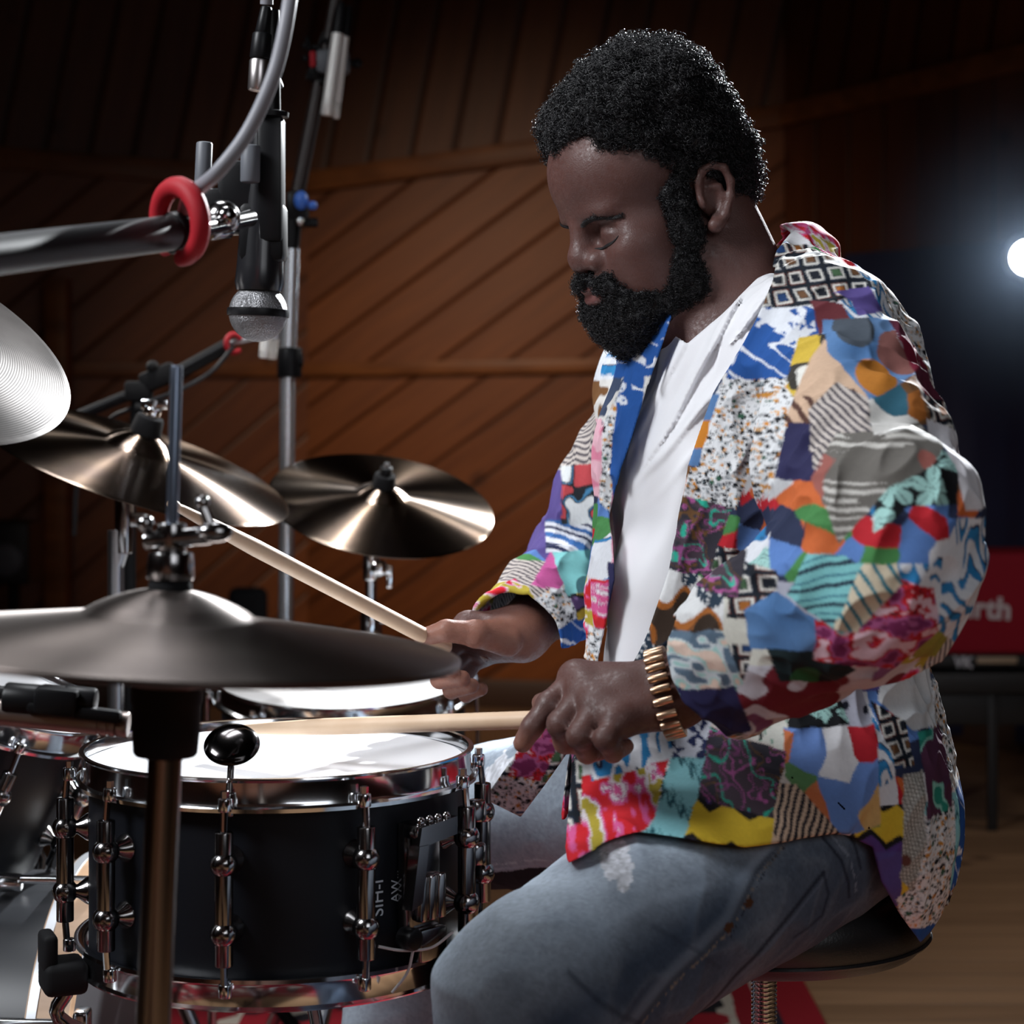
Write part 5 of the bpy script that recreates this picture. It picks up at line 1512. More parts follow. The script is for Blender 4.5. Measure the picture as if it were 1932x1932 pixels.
# throw-off (strainer)
out, tan = shell_axes(49); Rm = Matrix((V(tan), V(-out), V((0, 0, 1)))).transposed()
P_ = lambda t, o_, z: on_shell(49, z) + tan * t + out * o_
so = MB().box(P_(0, .008, -.095), (.042, .016, .11), Rm, .004)
so.box(P_(0, .018, -.047), (.046, .020, .014), Rm, .004)
so.prism([(-.024, .0), (.026, .006), (.026, .022), (-.020, .018)], P_(0, .026, -.060), tan, (0, 0, 1), .010)
so.prism([(-.024, .0), (-.012, .0), (-.020, -.05), (-.034, -.055)], P_(0, .026, -.058), tan, (0, 0, 1), .012)
for k in range(3): so.cyl(P_(-.010 + .012 * k, .020, -.128), P_(-.010 + .012 * k, .020, -.088), .006, n=16, bev=.002)
for k in range(4): so.ball(P_(-.015 + .011 * k, .024, -.038), .0045, 12)
so.box(P_(.004, .018, -.150), (.034, .012, .030), Rm, .003)
so.build('strainer', M_chrome_dark, snare)
kb = MB().cyl(P_(-.026, .012, -.140), P_(-.026, .030, -.140), .010, n=18, bev=.003); kb.build('knob', M_blackmetal, snare)
for zz in (-.045, -.085): 
    q0 = on_shell(74, zz, rSn + .020); MB().cyl(q0 - [0, 0, .010], q0 + [0, 0, .010], .0095, n=18, bev=.003).build('thumb_nut', M_chrome_dark, snare)
cordm = mat('snare_cord', (.6, .58, .58), .6)
MB().tube(bez([on_shell(34, -.145, rSn + .012), on_shell(40, -.150, rSn + .02), on_shell(47, -.150, rSn + .030), on_shell(55, -.142, rSn + .030)], 20), .0013, 8).tube(bez([on_shell(42, -.150, rSn + .026), on_shell(41, -.170, rSn + .022), on_shell(37, -.186, rSn + .018)], 16), .0013, 8).build('snare_cord', cordm, snare)
# vertical lettering on the shell
def text(name, body, loc, out, up, size, m, parent, extrude=.0002, bold=0.0):
    cu = bpy.data.curves.new(name, 'FONT'); cu.body = body; cu.size = size; cu.extrude = extrude; cu.align_x = 'LEFT'; cu.align_y = 'CENTER'; cu.offset = bold
    cu.materials.append(m)
    tmp = bpy.data.objects.new(name, cu); COL.objects.link(tmp)
    bpy.context.view_layer.update()
    me = bpy.data.meshes.new_from_object(tmp.evaluated_get(bpy.context.evaluated_depsgraph_get()))
    bpy.data.objects.remove(tmp); me.name = name
    o = bpy.data.objects.new(name, me); COL.objects.link(o)
    z = V(out).normalized(); x = V(up).normalized(); y = z.cross(x)
    o.rotation_mode = 'QUATERNION'; o.rotation_quaternion = Matrix((x, y, z)).transposed().to_quaternion(); o.location = V(loc)
    if parent is not None:
        o.parent = parent; o.matrix_parent_inverse = parent_matrix(parent).inverted()
    return o
M_ink = mat('pale_ink', (.55, .60, .66), .6)
out, tan = shell_axes(36); text('lettering', 'SIH-I', on_shell(36.0, -.122, rSn + .0012), out, (0, 0, 1), .0165, M_ink, snare)
out, tan = shell_axes(41); text('lettering', 'AW...', on_shell(42.0, -.112, rSn + .0012), out, (0, 0, 1), .0120, M_ink, snare)
# snare stand
st = empty('snare_stand', (cSn[0], cSn[1], 0), 'chrome snare stand with black rubber basket tips under the snare drum', 'stand')
zb = cSn[2] - dSn
hub = np.array([cSn[0] + .03, cSn[1], zb - .13])
for deg in (-68, 62, 180):
    e, _ = shell_axes(deg); tip = np.array([cSn[0], cSn[1], zb]) + e * (rSn + .022)
    pa = bez([hub, hub + e * .09 + [0, 0, .02], tip + [0, 0, -.05], tip + [0, 0, -.016]], 18)
    arm = MB().tube(pa, .007, 12).build('basket_arm', M_chrome_dark, st)
    R3 = Matrix((V(np.cross(e, [0, 0, 1])), V(e), V((0, 0, 1)))).transposed()
    MB().box(tip + [0, 0, -.004] + e * .004, (.046, .040, .030), R3, .007, 3).box(tip + e * .018 + [0, 0, .02], (.036, .014, .034), R3, .005, 3).build('rubber_tip', M_rubber, st)
MB().cyl(hub + [0, 0, .045], hub - [0, 0, .06], .022, n=28, bev=.005).box(hub + [.035, -.02, .02], (.05, .03, .05), None, .006).cyl(hub + [.02, -.02, .0], hub + [.085, -.035, -.012], .013, n=18, bev=.004).build('clamp', M_chrome_dark, st)
MB().cyl(hub - [0, 0, .05], (hub[0], hub[1], .16), .0125, n=20).build('pole', M_chrome, st)
tripod(st, (hub[0], hub[1]), .22, M_chrome, .24, .6)
# oval damper on the rim
dm = empty('drum_damper', at(432, 1500, 1.765), 'dark chrome oval disc on a thin stem clipped to the snare rim', 'damper')
nd = nrm([0.02, -.62, .78]); pd_ = at(437, 1401, 1.775)
MB().rot([(0, .004), (.010, .0036), (.018, .002), (.0235, -.001), (.0245, -.003), (.0235, -.0045), (.012, -.005), (0, -.005)], pd_, nd, 48).build('disc', mat('black_chrome', (.06, .055, .055), .12, 1.0), dm)
MB().cyl(pd_ - nd * .004 + [0, 0, -.008], at(432, 1505, 1.765), .0033, n=14).cyl(at(432, 1495, 1.765), at(432, 1540, 1.765), .0055, n=16, bev=.0015).build('stem', M_chrome_dark, dm)

# floor tom -----------------------------------------------------------
cF = at(648, 1281, 2.92); nF = nrm([0, -.14, 1.0])
ft = drum('floor_tom', cF, nF, 237 / F * 2.92 - .006, .36, 'black floor tom with white head and chrome hoop behind the snare', nl=8, lug_from=10)
for deg in (60, -70, 175):
    a = math.radians(deg); p = cF + np.array([math.sin(a), -math.cos(a), 0]) * (.178 + .012)
    MB().cyl((p[0], p[1], p[2] - .10), (p[0], p[1], .02), .0065, n=14).build('leg', M_chrome, ft)
    MB().cyl((p[0], p[1], .0105), (p[0], p[1], .030), .013, n=14, bev=.004).build('foot', M_rubber, ft)
    MB().box((p[0], p[1], p[2] - .19), (.03, .03, .05), None, .005).build('leg_bracket', M_chrome_dark, ft)

# rack tom at the left --------------------------------------------------
nT = nrm([.40, -.05, .90]); cT = at(-40, 1283, 2.35)
rt = drum('rack_tom', cT, nT, 236 / F * 2.35, .20, 'black rack tom with white head leaning at the left edge of the kit', nl=8, lug_from=38)
# bass drum --------------------------------------------------------------
XB = -.452; cB = np.array([XB, 2.32, .262]); axB = nrm([1, -.06, 0]); rB = .225
bd = empty('bass_drum', (XB - .2, 2.32, 0), 'bass drum with natural wood hoop and black shell at the lower left corner', 'drum')
M_maple = mat('natural_maple', (.42, .27, .17), .4); add_color_noise(M_maple, (.36, .22, .13), (.50, .33, .21), 5, vec=(1, 6, 6))
M_satin = mat('satin_grey_shell', (.035, .037, .042), .35)
MB().rot([(rB - .012, 0), (rB, 0), (rB, -.36), (rB - .012, -.36)], cB - axB * .03, axB, 96, closed=True).build('shell', M_satin, bd)
for z0, nm in ((0, 'hoop'), (-.42, 'hoop')):
    hp = MB().rot([(rB + .002, z0), (rB + .020, z0), (rB + .020, z0 - .046), (rB + .002, z0 - .046)], cB + axB * .006, axB, 96, closed=True).build(nm, M_maple, bd)
    MB().rot([(rB + .0195, z0 - .034), (rB + .0215, z0 - .034), (rB + .0215, z0 - .044), (rB + .0195, z0 - .044)], cB + axB * .006, axB, 96, closed=True).build('inlay', mat('silver_inlay', (.5, .52, .55), .35, .5), hp)
MB().rot([(0, -.012), (rB - .004, -.012), (rB + .002, -.02), (0, -.02)], cB + axB * .006, axB, 72).build('batter_head', mat('dark_head', (.06, .06, .065), .4), bd)
MB().rot([(0, -.40), (rB, -.40), (rB, -.41), (0, -.41)], cB, axB, 72).build('front_head', mat('grey_head', (.25, .26, .28), .5), bd)
for k in range(8):
    a = 2 * math.pi * (k + .35) / 8; e = np.array([0, math.cos(a), math.sin(a)])
    p = cB + e * (rB + .018)
    MB().cyl(p + axB * .012, p - axB * .10, .005, n=12).box(p + axB * .008, (.016, .03, .03), None, .004).build('claw', M_chrome, bd)
    q0 = cB + e * (rB + .014) - axB * .12
    MB().cyl(q0 + axB * .03, q0 - axB * .05, .010, .013, n=16, bev=.004).build('lug', M_chrome, bd)
for s in (-1, 1):
    p = cB - axB * .33 + np.array([0, s * .25, -.14]); f_ = np.array([p[0] - .03, p[1] + s * .14, .019])
    MB().cyl(p, f_, .007, n=12).build('spur', M_chrome, bd)

# drum sticks --------------------------------------------------------------
M_stick = mat('hickory', (.60, .42, .28), .5); add_color_noise(M_stick, (.55, .38, .25), (.68, .50, .35), 14, vec=(1, 1, 1))
def stick(name, butt, tip, r, label):
    butt = np.asarray(butt); tip = np.asarray(tip); L_ = np.linalg.norm(tip - butt); d = (tip - butt)
    pr = [(0, 0), (r * .7, .001), (r, .004), (r, L_ * .72), (r * .82, L_ * .84), (r * .52, L_ - .016), (r * .45, L_ - .0125), (r * .62, L_ - .009), (r * .66, L_ - .005), (r * .45, L_ - .001), (0, L_)]
    o = MB().rot(pr, butt, d, 24).build(name, M_stick)
    return tag(o, label, 'drumstick', 'drumsticks in the hands')
sN = nrm(at(440, 1378, 1.93) - at(1100, 1356, 1.735)); bN = at(1150, 1353, 1.722)
stick('drumstick', bN, bN + sN * .415, .0078, 'pale wooden drumstick in the near hand, lying level over the snare head')
b_ = at(846, 1224, 2.088); t_ = at(318, 948, 1.80)
d_s = nrm(t_ - b_)
stick('drumstick', b_, b_ + d_s * min(.42, np.linalg.norm(t_ - b_)), .0080, 'pale wooden drumstick in the far hand, pointing up towards the large cymbal')
# ------------------------------------------------------------------ stool
sc_ = np.array([.245, 1.985, 0])
st = empty('drum_stool', (sc_[0], sc_[1], 0), 'round black leather drum stool on a threaded chrome post under the seated man', 'stool')
M_leather = mat('black_leather', (.012, .012, .013), .36, spec=.5); add_noise_bump(M_leather, 420, .35, .0006, 3)
seat = MB().rot([(0, 0.569), (.10, 0.569), (.14, 0.562), (.158, 0.546), (.163, 0.529), (.158, 0.509), (.148, .498), (.12, 0.494), (0, 0.494)], (sc_[0], sc_[1], 0), (0, 0, 1), 72).build('seat', M_leather, st)
MB().rot(torus_prof(.158, .510, .006, .005), (sc_[0], sc_[1], 0), (0, 0, 1), 72, closed=True).build('piping', M_leather, seat)
pr = []
for k in range(60): pr += [(.0105, .22 + k * .0042), (.0128, .2215 + k * .0042), (.0128, .2230 + k * .0042), (.0105, .2240 + k * .0042)]
MB().rot([(0, .22)] + pr + [(0, .485)], (sc_[0], sc_[1], 0), (0, 0, 1), 24).build('post', M_chrome, st)
MB().cyl((sc_[0], sc_[1], .26), (sc_[0], sc_[1], .20), .022, n=24, bev=.004).build('collar', M_blackmetal, st)
MB().cyl((sc_[0], sc_[1], .24), (sc_[0], sc_[1], .12), .018, n=24).build('tube', M_chrome, st)
for k in range(3):
    a = .4 + k * 2.0944; f_ = np.array([sc_[0] + .26 * math.cos(a), sc_[1] + .26 * math.sin(a), .0250])
    MB().cyl((sc_[0], sc_[1], .24), f_, .010, n=14).build('leg', M_chrome, st)
    MB().cyl(f_ - [0, 0, .014], f_ + [0, 0, .014], .016, n=14, bev=.004).build('foot', M_rubber, st)

# ------------------------------------------------------------------ rug
m = bpy.data.materials.new('woven_rug'); m.use_nodes = True
N, L, b = nodes(m); b.inputs['Roughness'].default_value = .95; b.inputs['Specular IOR Level'].default_value = .1
tc = N.new('ShaderNodeTexCoord'); vo = N.new('ShaderNodeTexVoronoi'); vo.distance = 'MANHATTAN'; vo.inputs['Scale'].default_value = 11; L.new(tc.outputs['Object'], vo.inputs['Vector'])
sp = N.new('ShaderNodeSeparateColor'); L.new(vo.outputs['Color'], sp.inputs['Color'])
cr = N.new('ShaderNodeValToRGB'); cr.color_ramp.interpolation = 'CONSTANT'
els = cr.color_ramp.elements; els[0].position = 0; els[0].color = (.20, .012, .020, 1); els[1].position = .42; els[1].color = (.42, .38, .33, 1)
e = els.new(.62); e.color = (.015, .014, .018, 1); e = els.new(.80); e.color = (.26, .015, .025, 1)
L.new(sp.outputs['Red'], cr.inputs['Fac'])
ck = N.new('ShaderNodeSeparateXYZ'); L.new(tc.outputs['Object'], ck.inputs['Vector'])
def MM(op, a, bb):
    n = N.new('ShaderNodeMath'); n.operation = op
    for i, x in enumerate((a, bb)):
        if isinstance(x, (int, float)): n.inputs[i].default_value = x
        else: L.new(x, n.inputs[i])
    return n.outputs[0]
dx = MM('SUBTRACT', 1.02, MM('ABSOLUTE', ck.outputs['X'], 0)); dy = MM('SUBTRACT', 1.45, MM('ABSOLUTE', ck.outputs['Y'], 0)); dm_ = MM('MINIMUM', dx, dy)
bc = N.new('ShaderNodeValToRGB'); bc.color_ramp.interpolation = 'CONSTANT'
be = bc.color_ramp.elements; be[0].position = 0; be[0].color = (.25, .012, .02, 1); be[1].position = .07; be[1].color = (.02, .018, .03, 1)
for p_, c_ in ((.085, (.40, .36, .32)), (.10, (.22, .012, .02))):
    e = be.new(p_); e.color = (*c_, 1)
L.new(dm_, bc.inputs['Fac'])
mx = N.new('ShaderNodeMixRGB'); L.new(MM('GREATER_THAN', dm_, .14), mx.inputs['Fac']); L.new(bc.outputs['Color'], mx.inputs['Color1']); L.new(cr.outputs['Color'], mx.inputs['Color2'])
L.new(mx.outputs['Color'], b.inputs['Base Color'])
rug = MB().box((0, 0, .005), (2.04, 2.90, .01), None, .003).build('rug', m)
rug.location = (-.50, 2.32, 0)
tag(rug, 'red, black and cream patterned rug under the drum kit and stool', 'rug')

# ------------------------------------------------------------------ foreground microphone on its boom
YM = 1.78
mc = empty('dynamic_microphone', at(490, 540, YM), 'black stage microphone with silver ball grille hanging head down by the cymbals', 'microphone')
def ax_pts(a, b): return nrm(np.asarray(b) - np.asarray(a))
a_, b_ = at(488, 600, YM), at(497, 400, YM); dm2 = ax_pts(a_, b_)
gc = at(487, 590, YM)
M_grille = mat('steel_mesh', (.24, .24, .25), .4, .85)
N, L, b = nodes(M_grille); tc = N.new('ShaderNodeTexCoord'); vo = N.new('ShaderNodeTexVoronoi'); vo.inputs['Scale'].default_value = 900; bp = N.new('ShaderNodeBump'); bp.inputs['Strength'].default_value = .8; bp.inputs['Distance'].default_value = .0008
L.new(tc.outputs['Object'], vo.inputs['Vector']); L.new(vo.outputs['Distance'], bp.inputs['Height']); L.new(bp.outputs['Normal'], b.inputs['Normal'])
MB().ball(gc, .0255, 40, (1, 1, 1.0)).build('grille', M_grille, mc)
MB().rot([(.0255, -.0035), (.0268, -.0032), (.0272, 0), (.0268, .0032), (.0255, .0035)], gc, dm2, 48, closed=False).build('grille_band', M_blackmetal, mc)
gp = lambda t: gc + dm2 * t
MB().rot([(0, .018), (.020, .019), (.0215, .026), (.0205, .04), (.0185, .10), (.0150, .155), (.0, .156)], gc, dm2, 36).build('body', mat('mic_body', (.012, .012, .014), .22, spec=.6), mc)
# black clamp block, knobs, upper shaft
ck_ = empty('microphone_stand', (at(-400, 480, 1.55)[0], 1.5, 0), 'black foreground boom stand reaching in from the edge to hold the ball microphone', 'stand')
MB().box(at(497, 440, YM), (.040, .034, .052), None, .006).box(at(470, 370, YM), (.052, .030, .060), None, .006).box(at(430, 400, YM), (.05, .028, .04), None, .006).box(at(512, 340, YM - .005), (.022, .03, .11), None, .004).build('clamp', M_blackmetal, ck_)
MB().cyl(at(381, 372, YM), at(386, 268, YM), .0072, n=20, bev=.002).build('knob', M_greyplastic, ck_)
MB().cyl(at(472, 345, YM - .03), at(473, 274, YM - .03), .0085, n=20, bev=.002).build('knob', M_greyplastic, ck_)
MB().cyl(at(512, 330, YM - .01), at(509, 20, YM - .01), .0090, .0085, n=20).rot([(.009, 0), (.016, .002), (.0165, .006), (.010, .008)], at(510, 226, YM - .01), (0, 0, 1), 24).build('upper_shaft', M_blackmetal, ck_)
MB().cyl(at(530, 150, YM), at(516, 156, YM), .0075, n=16, bev=.002).build('wing_screw', M_greyplastic, ck_)
# connector above the microphone
xl = MB().cyl(at(486, 172, YM - .02), at(490, 112, YM - .02), .0088, n=24, bev=.002).build('connector', mat('nickel', (.62, .58, .58), .3, 1.0), mc)
MB().cyl(at(490, 112, YM - .02), at(495, 62, YM - .02), .0090, .0084, n=24, bev=.002).cyl(at(495, 64, YM - .02), at(503, 12, YM - .02), .0065, .005, n=18, bev=.002).build('connector_sleeve', M_blackmetal, mc)
# boom arm coming in from the left, toward the camera
A0, A1 = at(-260, 512, 1.22), at(345, 437, 1.55)
MB().cyl(A0, A1, .0135, .0135, n=28).build('boom_arm', mat('boom_black', (.012, .012, .014), .45, spec=.35), ck_)
A2 = at(470, 412, 1.72)
MB().cyl(A1, A1 + nrm(A2 - A1) * .03, .012, n=24, bev=.003).cyl(A1, A2, .0075, n=18).ball(at(420, 412, 1.66), .015, 20).ball(at(428, 408, 1.64), .0085, 14).cyl(at(395, 440, 1.63), at(432, 436, 1.66), .006, n=14, bev=.002).build('swivel', M_chrome_dark, ck_)
MB().cyl(A1 - nrm(A1 - A0) * .02, A1 + nrm(A1 - A0) * .012, .016, n=24, bev=.004).build('collar', M_blackmetal, ck_)
bp0 = A0 - nrm(A1 - A0) * .35
MB().cyl(bp0, A0, .0135, n=20).cyl((bp0[0] + .1, bp0[1], bp0[2] + .0), (bp0[0] + .1, bp0[1], .1), .014, n=20).build('pole', M_blackmetal, ck_)
tripod(ck_, (bp0[0] + .1, bp0[1]), .22, M_blackmetal, .3, .5)
# red cable clip (an open ring) on the boom
rc_ = at(338, 420, 1.52); ax3 = nrm(A1 - A0); u3 = nrm(np.cross(ax3, [0, 0, 1])); w3 = np.cross(u3, ax3)
ax3 = nrm(ax3 + np.array([.55, 0, 0])); u3 = nrm(np.cross(ax3, [0, 0, 1])); w3 = np.cross(u3, ax3)
pts = [rc_ + (u3 * math.cos(t) + w3 * math.sin(t)) * .0265 for t in np.linspace(math.radians(-95), math.radians(228), 40)]
tag(MB().tube(pts, [.0062 + .0018 * math.sin(k / 39 * 3.14) for k in range(40)], 14).build('cable_clip', M_red), 'large red open-ring cable clip round the foreground black boom arm', 'clip')
# grey cable
bo_ = lambda t: A0 + (A1 - A0) * t + np.array([.004, .0215, -.003])
cb_ = [at(503, 8, YM - .02), at(506, -60, YM - .03), at(530, -130, 1.68), at(556, -90, 1.56), at(547, 0, 1.51), at(520, 130, 1.50), at(470, 245, 1.50), at(410, 325, 1.50), at(356, 376, 1.53), bo_(.94), bo_(.8), bo_(.5), bo_(.1), bo_(-.25)]
tag(MB().tube(bez(cb_, 130), .0056, 16).build('cable', mat('grey_cable', (.20, .20, .225), .5)), 'thick grey cable arching down to the foreground red clip', 'cable')

# ------------------------------------------------------------------ background overhead stand with two pencil mics
Y2 = 3.3
st = empty('microphone_stand', (at(540, 1100, Y2)[0], Y2, 0), 'tall shiny upright microphone stand in front of the diagonal wooden boards', 'stand')
pB = at(536, 1150, Y2); pT = at(549, 470, Y2)
MB().cyl((pB[0], Y2, .3), at(543, 690, Y2), .0125, n=20).cyl(at(543, 660, Y2), pT, .0145, n=20).build('pole', mat('bright_tube', (.90, .93, .97), .27, .9), st)
MB().cyl(at(546, 712, Y2), at(547, 655, Y2), .020, n=24, bev=.003).cyl(at(556, 680, Y2), at(572, 680, Y2), .012, n=16, bev=.003).build('collar', M_blackmetal, st)
MB().cyl(pT, at(556, 372, Y2), .014, n=20).box(at(562, 390, Y2), (.035, .03, .05), None, .006).cyl(at(560, 420, Y2), at(600, 420, Y2), .008, n=14, bev=.002).build('boom_clamp', M_blackmetal, st)
MB().ball(at(568, 378, Y2 - .03), .012, 14, (1, 1, 1.3)).ball(at(590, 388, Y2 - .03), .0075, 12).build('blue_knob', M_blue, st)['label'] = 'blue plastic knob'
MB().ball(at(566, 418, Y2 - .03), .0075, 12).build('bolt', M_chrome, st)
MB().cyl(at(560, 372, Y2), at(604, 150, Y2), .012, n=18).cyl(at(604, 160, Y2), at(640, -40, Y2), .010, n=18).build('boom_arm', mat('boom_dark', (.03, .02, .018), .4), st)
rng_ = random.Random(5)
sm = MB().box(at(606, 128, Y2), (.04, .03, .05), None, .008)
for k in range(9): sm.ball(at(575 + rng_.random() * 42, 66 + rng_.random() * 95, Y2 - .02), .0055, 10)
sm.tube([at(578, 70, Y2), at(590, 110, Y2), at(580, 150, Y2)], .004, 8).tube([at(612, 60, Y2), at(598, 100, Y2), at(612, 150, Y2)], .004, 8)
sm.cyl(at(650, 118, Y2), at(672, 120, Y2), .006, n=12).ball(at(674, 120, Y2), .0085, 12)
smo = sm.build('shock_mount', M_blackmetal, st)
MB().box(at(590, 112, Y2 - .025), (.010, .01, .026), None, .003).build('red_band', M_red, smo)
MB().box(at(628, 118, Y2 - .012), (.055, .03, .04), None, .008).build('mic_clip', M_greyplastic, smo)
M_satinickel = mat('satin_nickel', (.82, .81, .78), .35, .3)
def pencil(a, b, r, lab):
    a, b = np.asarray(a), np.asarray(b); d = nrm(b - a)
    o = empty('pencil_microphone', a, lab, 'microphone')
    L_ = np.linalg.norm(b - a)
    MB().rot([(0, 0), (r * .8, 0), (r, .003), (r, L_ * .14), (r * .93, L_ * .145), (r * .93, L_ * .16), (r, L_ * .165), (r, L_ * .78), (0, L_ * .78)], a, d, 24).build('body', M_satinickel, o)
    MB().rot([(0, L_ * .775), (r * .95, L_ * .775), (r * .9, L_), (r * .5, L_ * 1.08), (0, L_ * 1.08)], a, d, 20).build('connector', M_blackmetal, o)
    return o
pencil(at(616, 218, Y2 - .045), at(643, 20, Y2 - .045), .0098, 'thicker of two silver pencil microphones at the top of the tall stand')
pencil(at(633, 224, Y2 - .03), at(657, 26, Y2 - .03), .0062, 'slimmer silver pencil microphone behind its twin atop the tall stand')

# ------------------------------------------------------------------ black boom stand behind the large cymbal
Y3 = 3.05
st = empty('microphone_stand', (at(243, 1100, Y3)[0], Y3, 0), 'black boom stand behind the large tilted cymbal ending in a small red clip', 'stand')
MB().cyl(at(120, 796, Y3), at(322, 712, Y3), .0085, n=16).cyl(at(318, 714, Y3), at(436, 648, Y3), .011, n=16).build('boom_arm', M_blackmetal, st)
MB().box(at(300, 712, Y3), (.055, .03, .03), Matrix.Rotation(-.4, 3, 'Y'), .006).box(at(262, 738, Y3), (.04, .03, .03), None, .006).ball(at(288, 692, Y3 - .01), .010, 12).cyl(at(255, 770, Y3 - .01), at(290, 772, Y3 - .01), .008, n=12, bev=.002).build('boom_clamp', M_rubber, st)
MB().cyl(at(262, 740, Y3), at(243, 960, Y3), .010, n=16).cyl(at(243, 960, Y3), (at(243, 960, Y3)[0], Y3, .25), .011, n=16).build('pole', M_blackmetal, st)
tripod(st, (at(243, 960, Y3)[0], Y3), .4, M_blackmetal, .3, .1)
MB().cyl(at(436, 648, Y3), at(500, 632, Y3), .005, n=12).box(at(508, 628, Y3), (.03, .02, .02), None, .004).build('mic_bar', M_steel, st)
rcx = at(441, 648, Y3 - .01); pts = [rcx + np.array([math.cos(t) * .0125 * .8, math.cos(t) * .008, math.sin(t) * .0135]) for t in np.linspace(.5, 5.6, 24)]
tag(MB().tube(pts, .0042, 10).build('cable_clip', M_red), 'small bright red cable clip at the tip of the black boom behind the cymbals', 'clip')
tag(MB().tube(bez([at(440, 655, Y3 - .02), at(400, 700, Y3 - .02), at(340, 735, Y3 - .02), at(250, 770, Y3), at(200, 800, Y3 + .02), at(150, 900, Y3 + .05), at(140, 1010, Y3 + .08)], 50), .0035, 10).build('cable', mat('black_cable', (.015, .015, .017), .5)), 'thin black cable drooping from the small red clip along the black boom', 'cable')
pencil(at(498, 676, Y3 - .02), at(512, 560, Y3 - .02), .0085, 'silver pencil microphone peeking out below the ball grille, nearer the red clip')
pencil(at(514, 678, Y3 + .005), at(526, 560, Y3 + .005), .0062, 'slim silver pencil microphone peeking out below the ball grille, nearer the pole')

# ------------------------------------------------------------------ snare microphone at the left edge
Y4 = 1.62
mc = empty('condenser_microphone', at(0, 1345, Y4), 'grey-brown pencil microphone in a black clip aimed at the snare from the left edge', 'microphone')
a_, b_ = at(-130, 1332, Y4), at(243, 1368, Y4); d_ = nrm(b_ - a_); L_ = np.linalg.norm(b_ - a_); r = .0105
MB().rot([(0, 0), (r, 0), (r, L_ - .024), (r * .9, L_ - .0235), (r * .9, L_ - .0215), (r, L_ - .021), (r, L_ - .0165), (r * .9, L_ - .016), (r * .9, L_ - .014), (r, L_ - .0135), (r, L_ - .010), (r * .9, L_ - .0095), (r, L_ - .008), (r, L_ - .001), (r * .9, L_), (0, L_)], a_, d_, 32).build('body', mat('champagne_metal', (.30, .25, .23), .34, .9), mc)
MB().cyl(at(8, 1318, Y4), at(100, 1326, Y4), .0135, n=20, bev=.003).box(at(110, 1322, Y4 - .004), (.035, .026, .022), Matrix.Rotation(.1, 3, 'Y'), .004).cyl(at(120, 1318, Y4), at(182, 1326, Y4), .0115, n=20, bev=.003).box(at(140, 1342, Y4 - .008), (.075, .012, .010), Matrix.Rotation(.12, 3, 'Y'), .003).build('clip', M_blackmetal, mc)
cl_ = empty('microphone_stand', (at(-60, 1300, Y4)[0], Y4 + .05, 0), 'short black stand with clamp carrying the grey-brown microphone at the left edge', 'stand')
MB().cyl(at(-200, 1290, Y4 + .02), at(20, 1312, Y4 + .02), .007, n=14).cyl(at(-200, 1290, Y4 + .02), (at(-200, 1290, Y4)[0], Y4 + .02, .15), .010, n=16).build('pole', M_blackmetal, cl_)
tripod(cl_, (at(-200, 1290, Y4)[0], Y4 + .02), .22, M_blackmetal, .22, .5)

# ------------------------------------------------------------------ red case on a black table, far right
Y5 = 5.0
tb = empty('equipment_table', (at(1860, 1560, Y5)[0], Y5 + .25, 0), 'black table with thin legs holding the red case near the navy curtain', 'table')
x0, x1 = at(1700, 0, Y5)[0], at(2060, 0, Y5)[0]; zt = at(0, 1262, Y5)[2]
M_blackpaint = mat('black_paint', (.012, .012, .013), .5)
MB().box(((x0 + x1) / 2, Y5 + .22, zt - .035), (x1 - x0, .46, .05), None, .005).build('table_top', M_blackpaint, tb)
MB().box(((x0 + x1) / 2, Y5 + .03, zt - .10), (x1 - x0 - .1, .03, .08), None, .004).build('apron', M_blackpaint, tb)
for px, yy in ((1772, Y5 + .36), (1872, Y5 + .02), (2030, Y5 + .36), (2040, Y5 + .02)):
    xx = at(px, 0, yy)[0]; MB().box((xx, yy, (zt - .05) / 2), (.024, .024, zt - .05), None, .003).build('leg', M_blackpaint, tb)
cs = empty('drum_case', ((x0 + x1) / 2, Y5 + .2, zt), 'red fabric equipment case with white lettering standing on the black table', 'case')
M_redcloth = mat('red_cloth', (.26, .008, .020), .75, spec=.2); add_noise_bump(M_redcloth, 300, .3, .001)
zA, zB = at(0, 1236, Y5)[2], at(0, 1046, Y5)[2]
MB().box(((x0 + x1) / 2, Y5 + .16, (zA + zB) / 2), (x1 - x0 - .02, .30, zB - zA), None, .012, 3).build('body', M_redcloth, cs)
MB().box(((x0 + x1) / 2, Y5 + .16, (zt + zA) / 2), (x1 - x0 - .04, .28, zA - zt), None, .004).build('base', M_blackpaint, cs)
for pa, pb in ((1736, 1764), (1846, 1922)):
    MB().box(((at(pa, 0, Y5)[0] + at(pb, 0, Y5)[0]) / 2, Y5 + .018, (zt + zA) / 2 + .002), (at(pb, 0, Y5)[0] - at(pa, 0, Y5)[0], .01, .016), None, .002).build('wood_strip', mat('pale_strip', (.34, .25, .17), .5), cs)
text('lettering', 'Firth', at(1798, 1145, Y5 + .008), (0, -1, 0), (1, 0, -.06), .075, mat('white_print', (.62, .55, .58), .6), cs, .001, .002)
text('badge', 'VK', at(1800, 1249, Y5 + .01), (0, -1, 0), (1, 0, -.06), .036, mat('silver_print', (.5, .5, .55), .5), cs, .001, .0015)

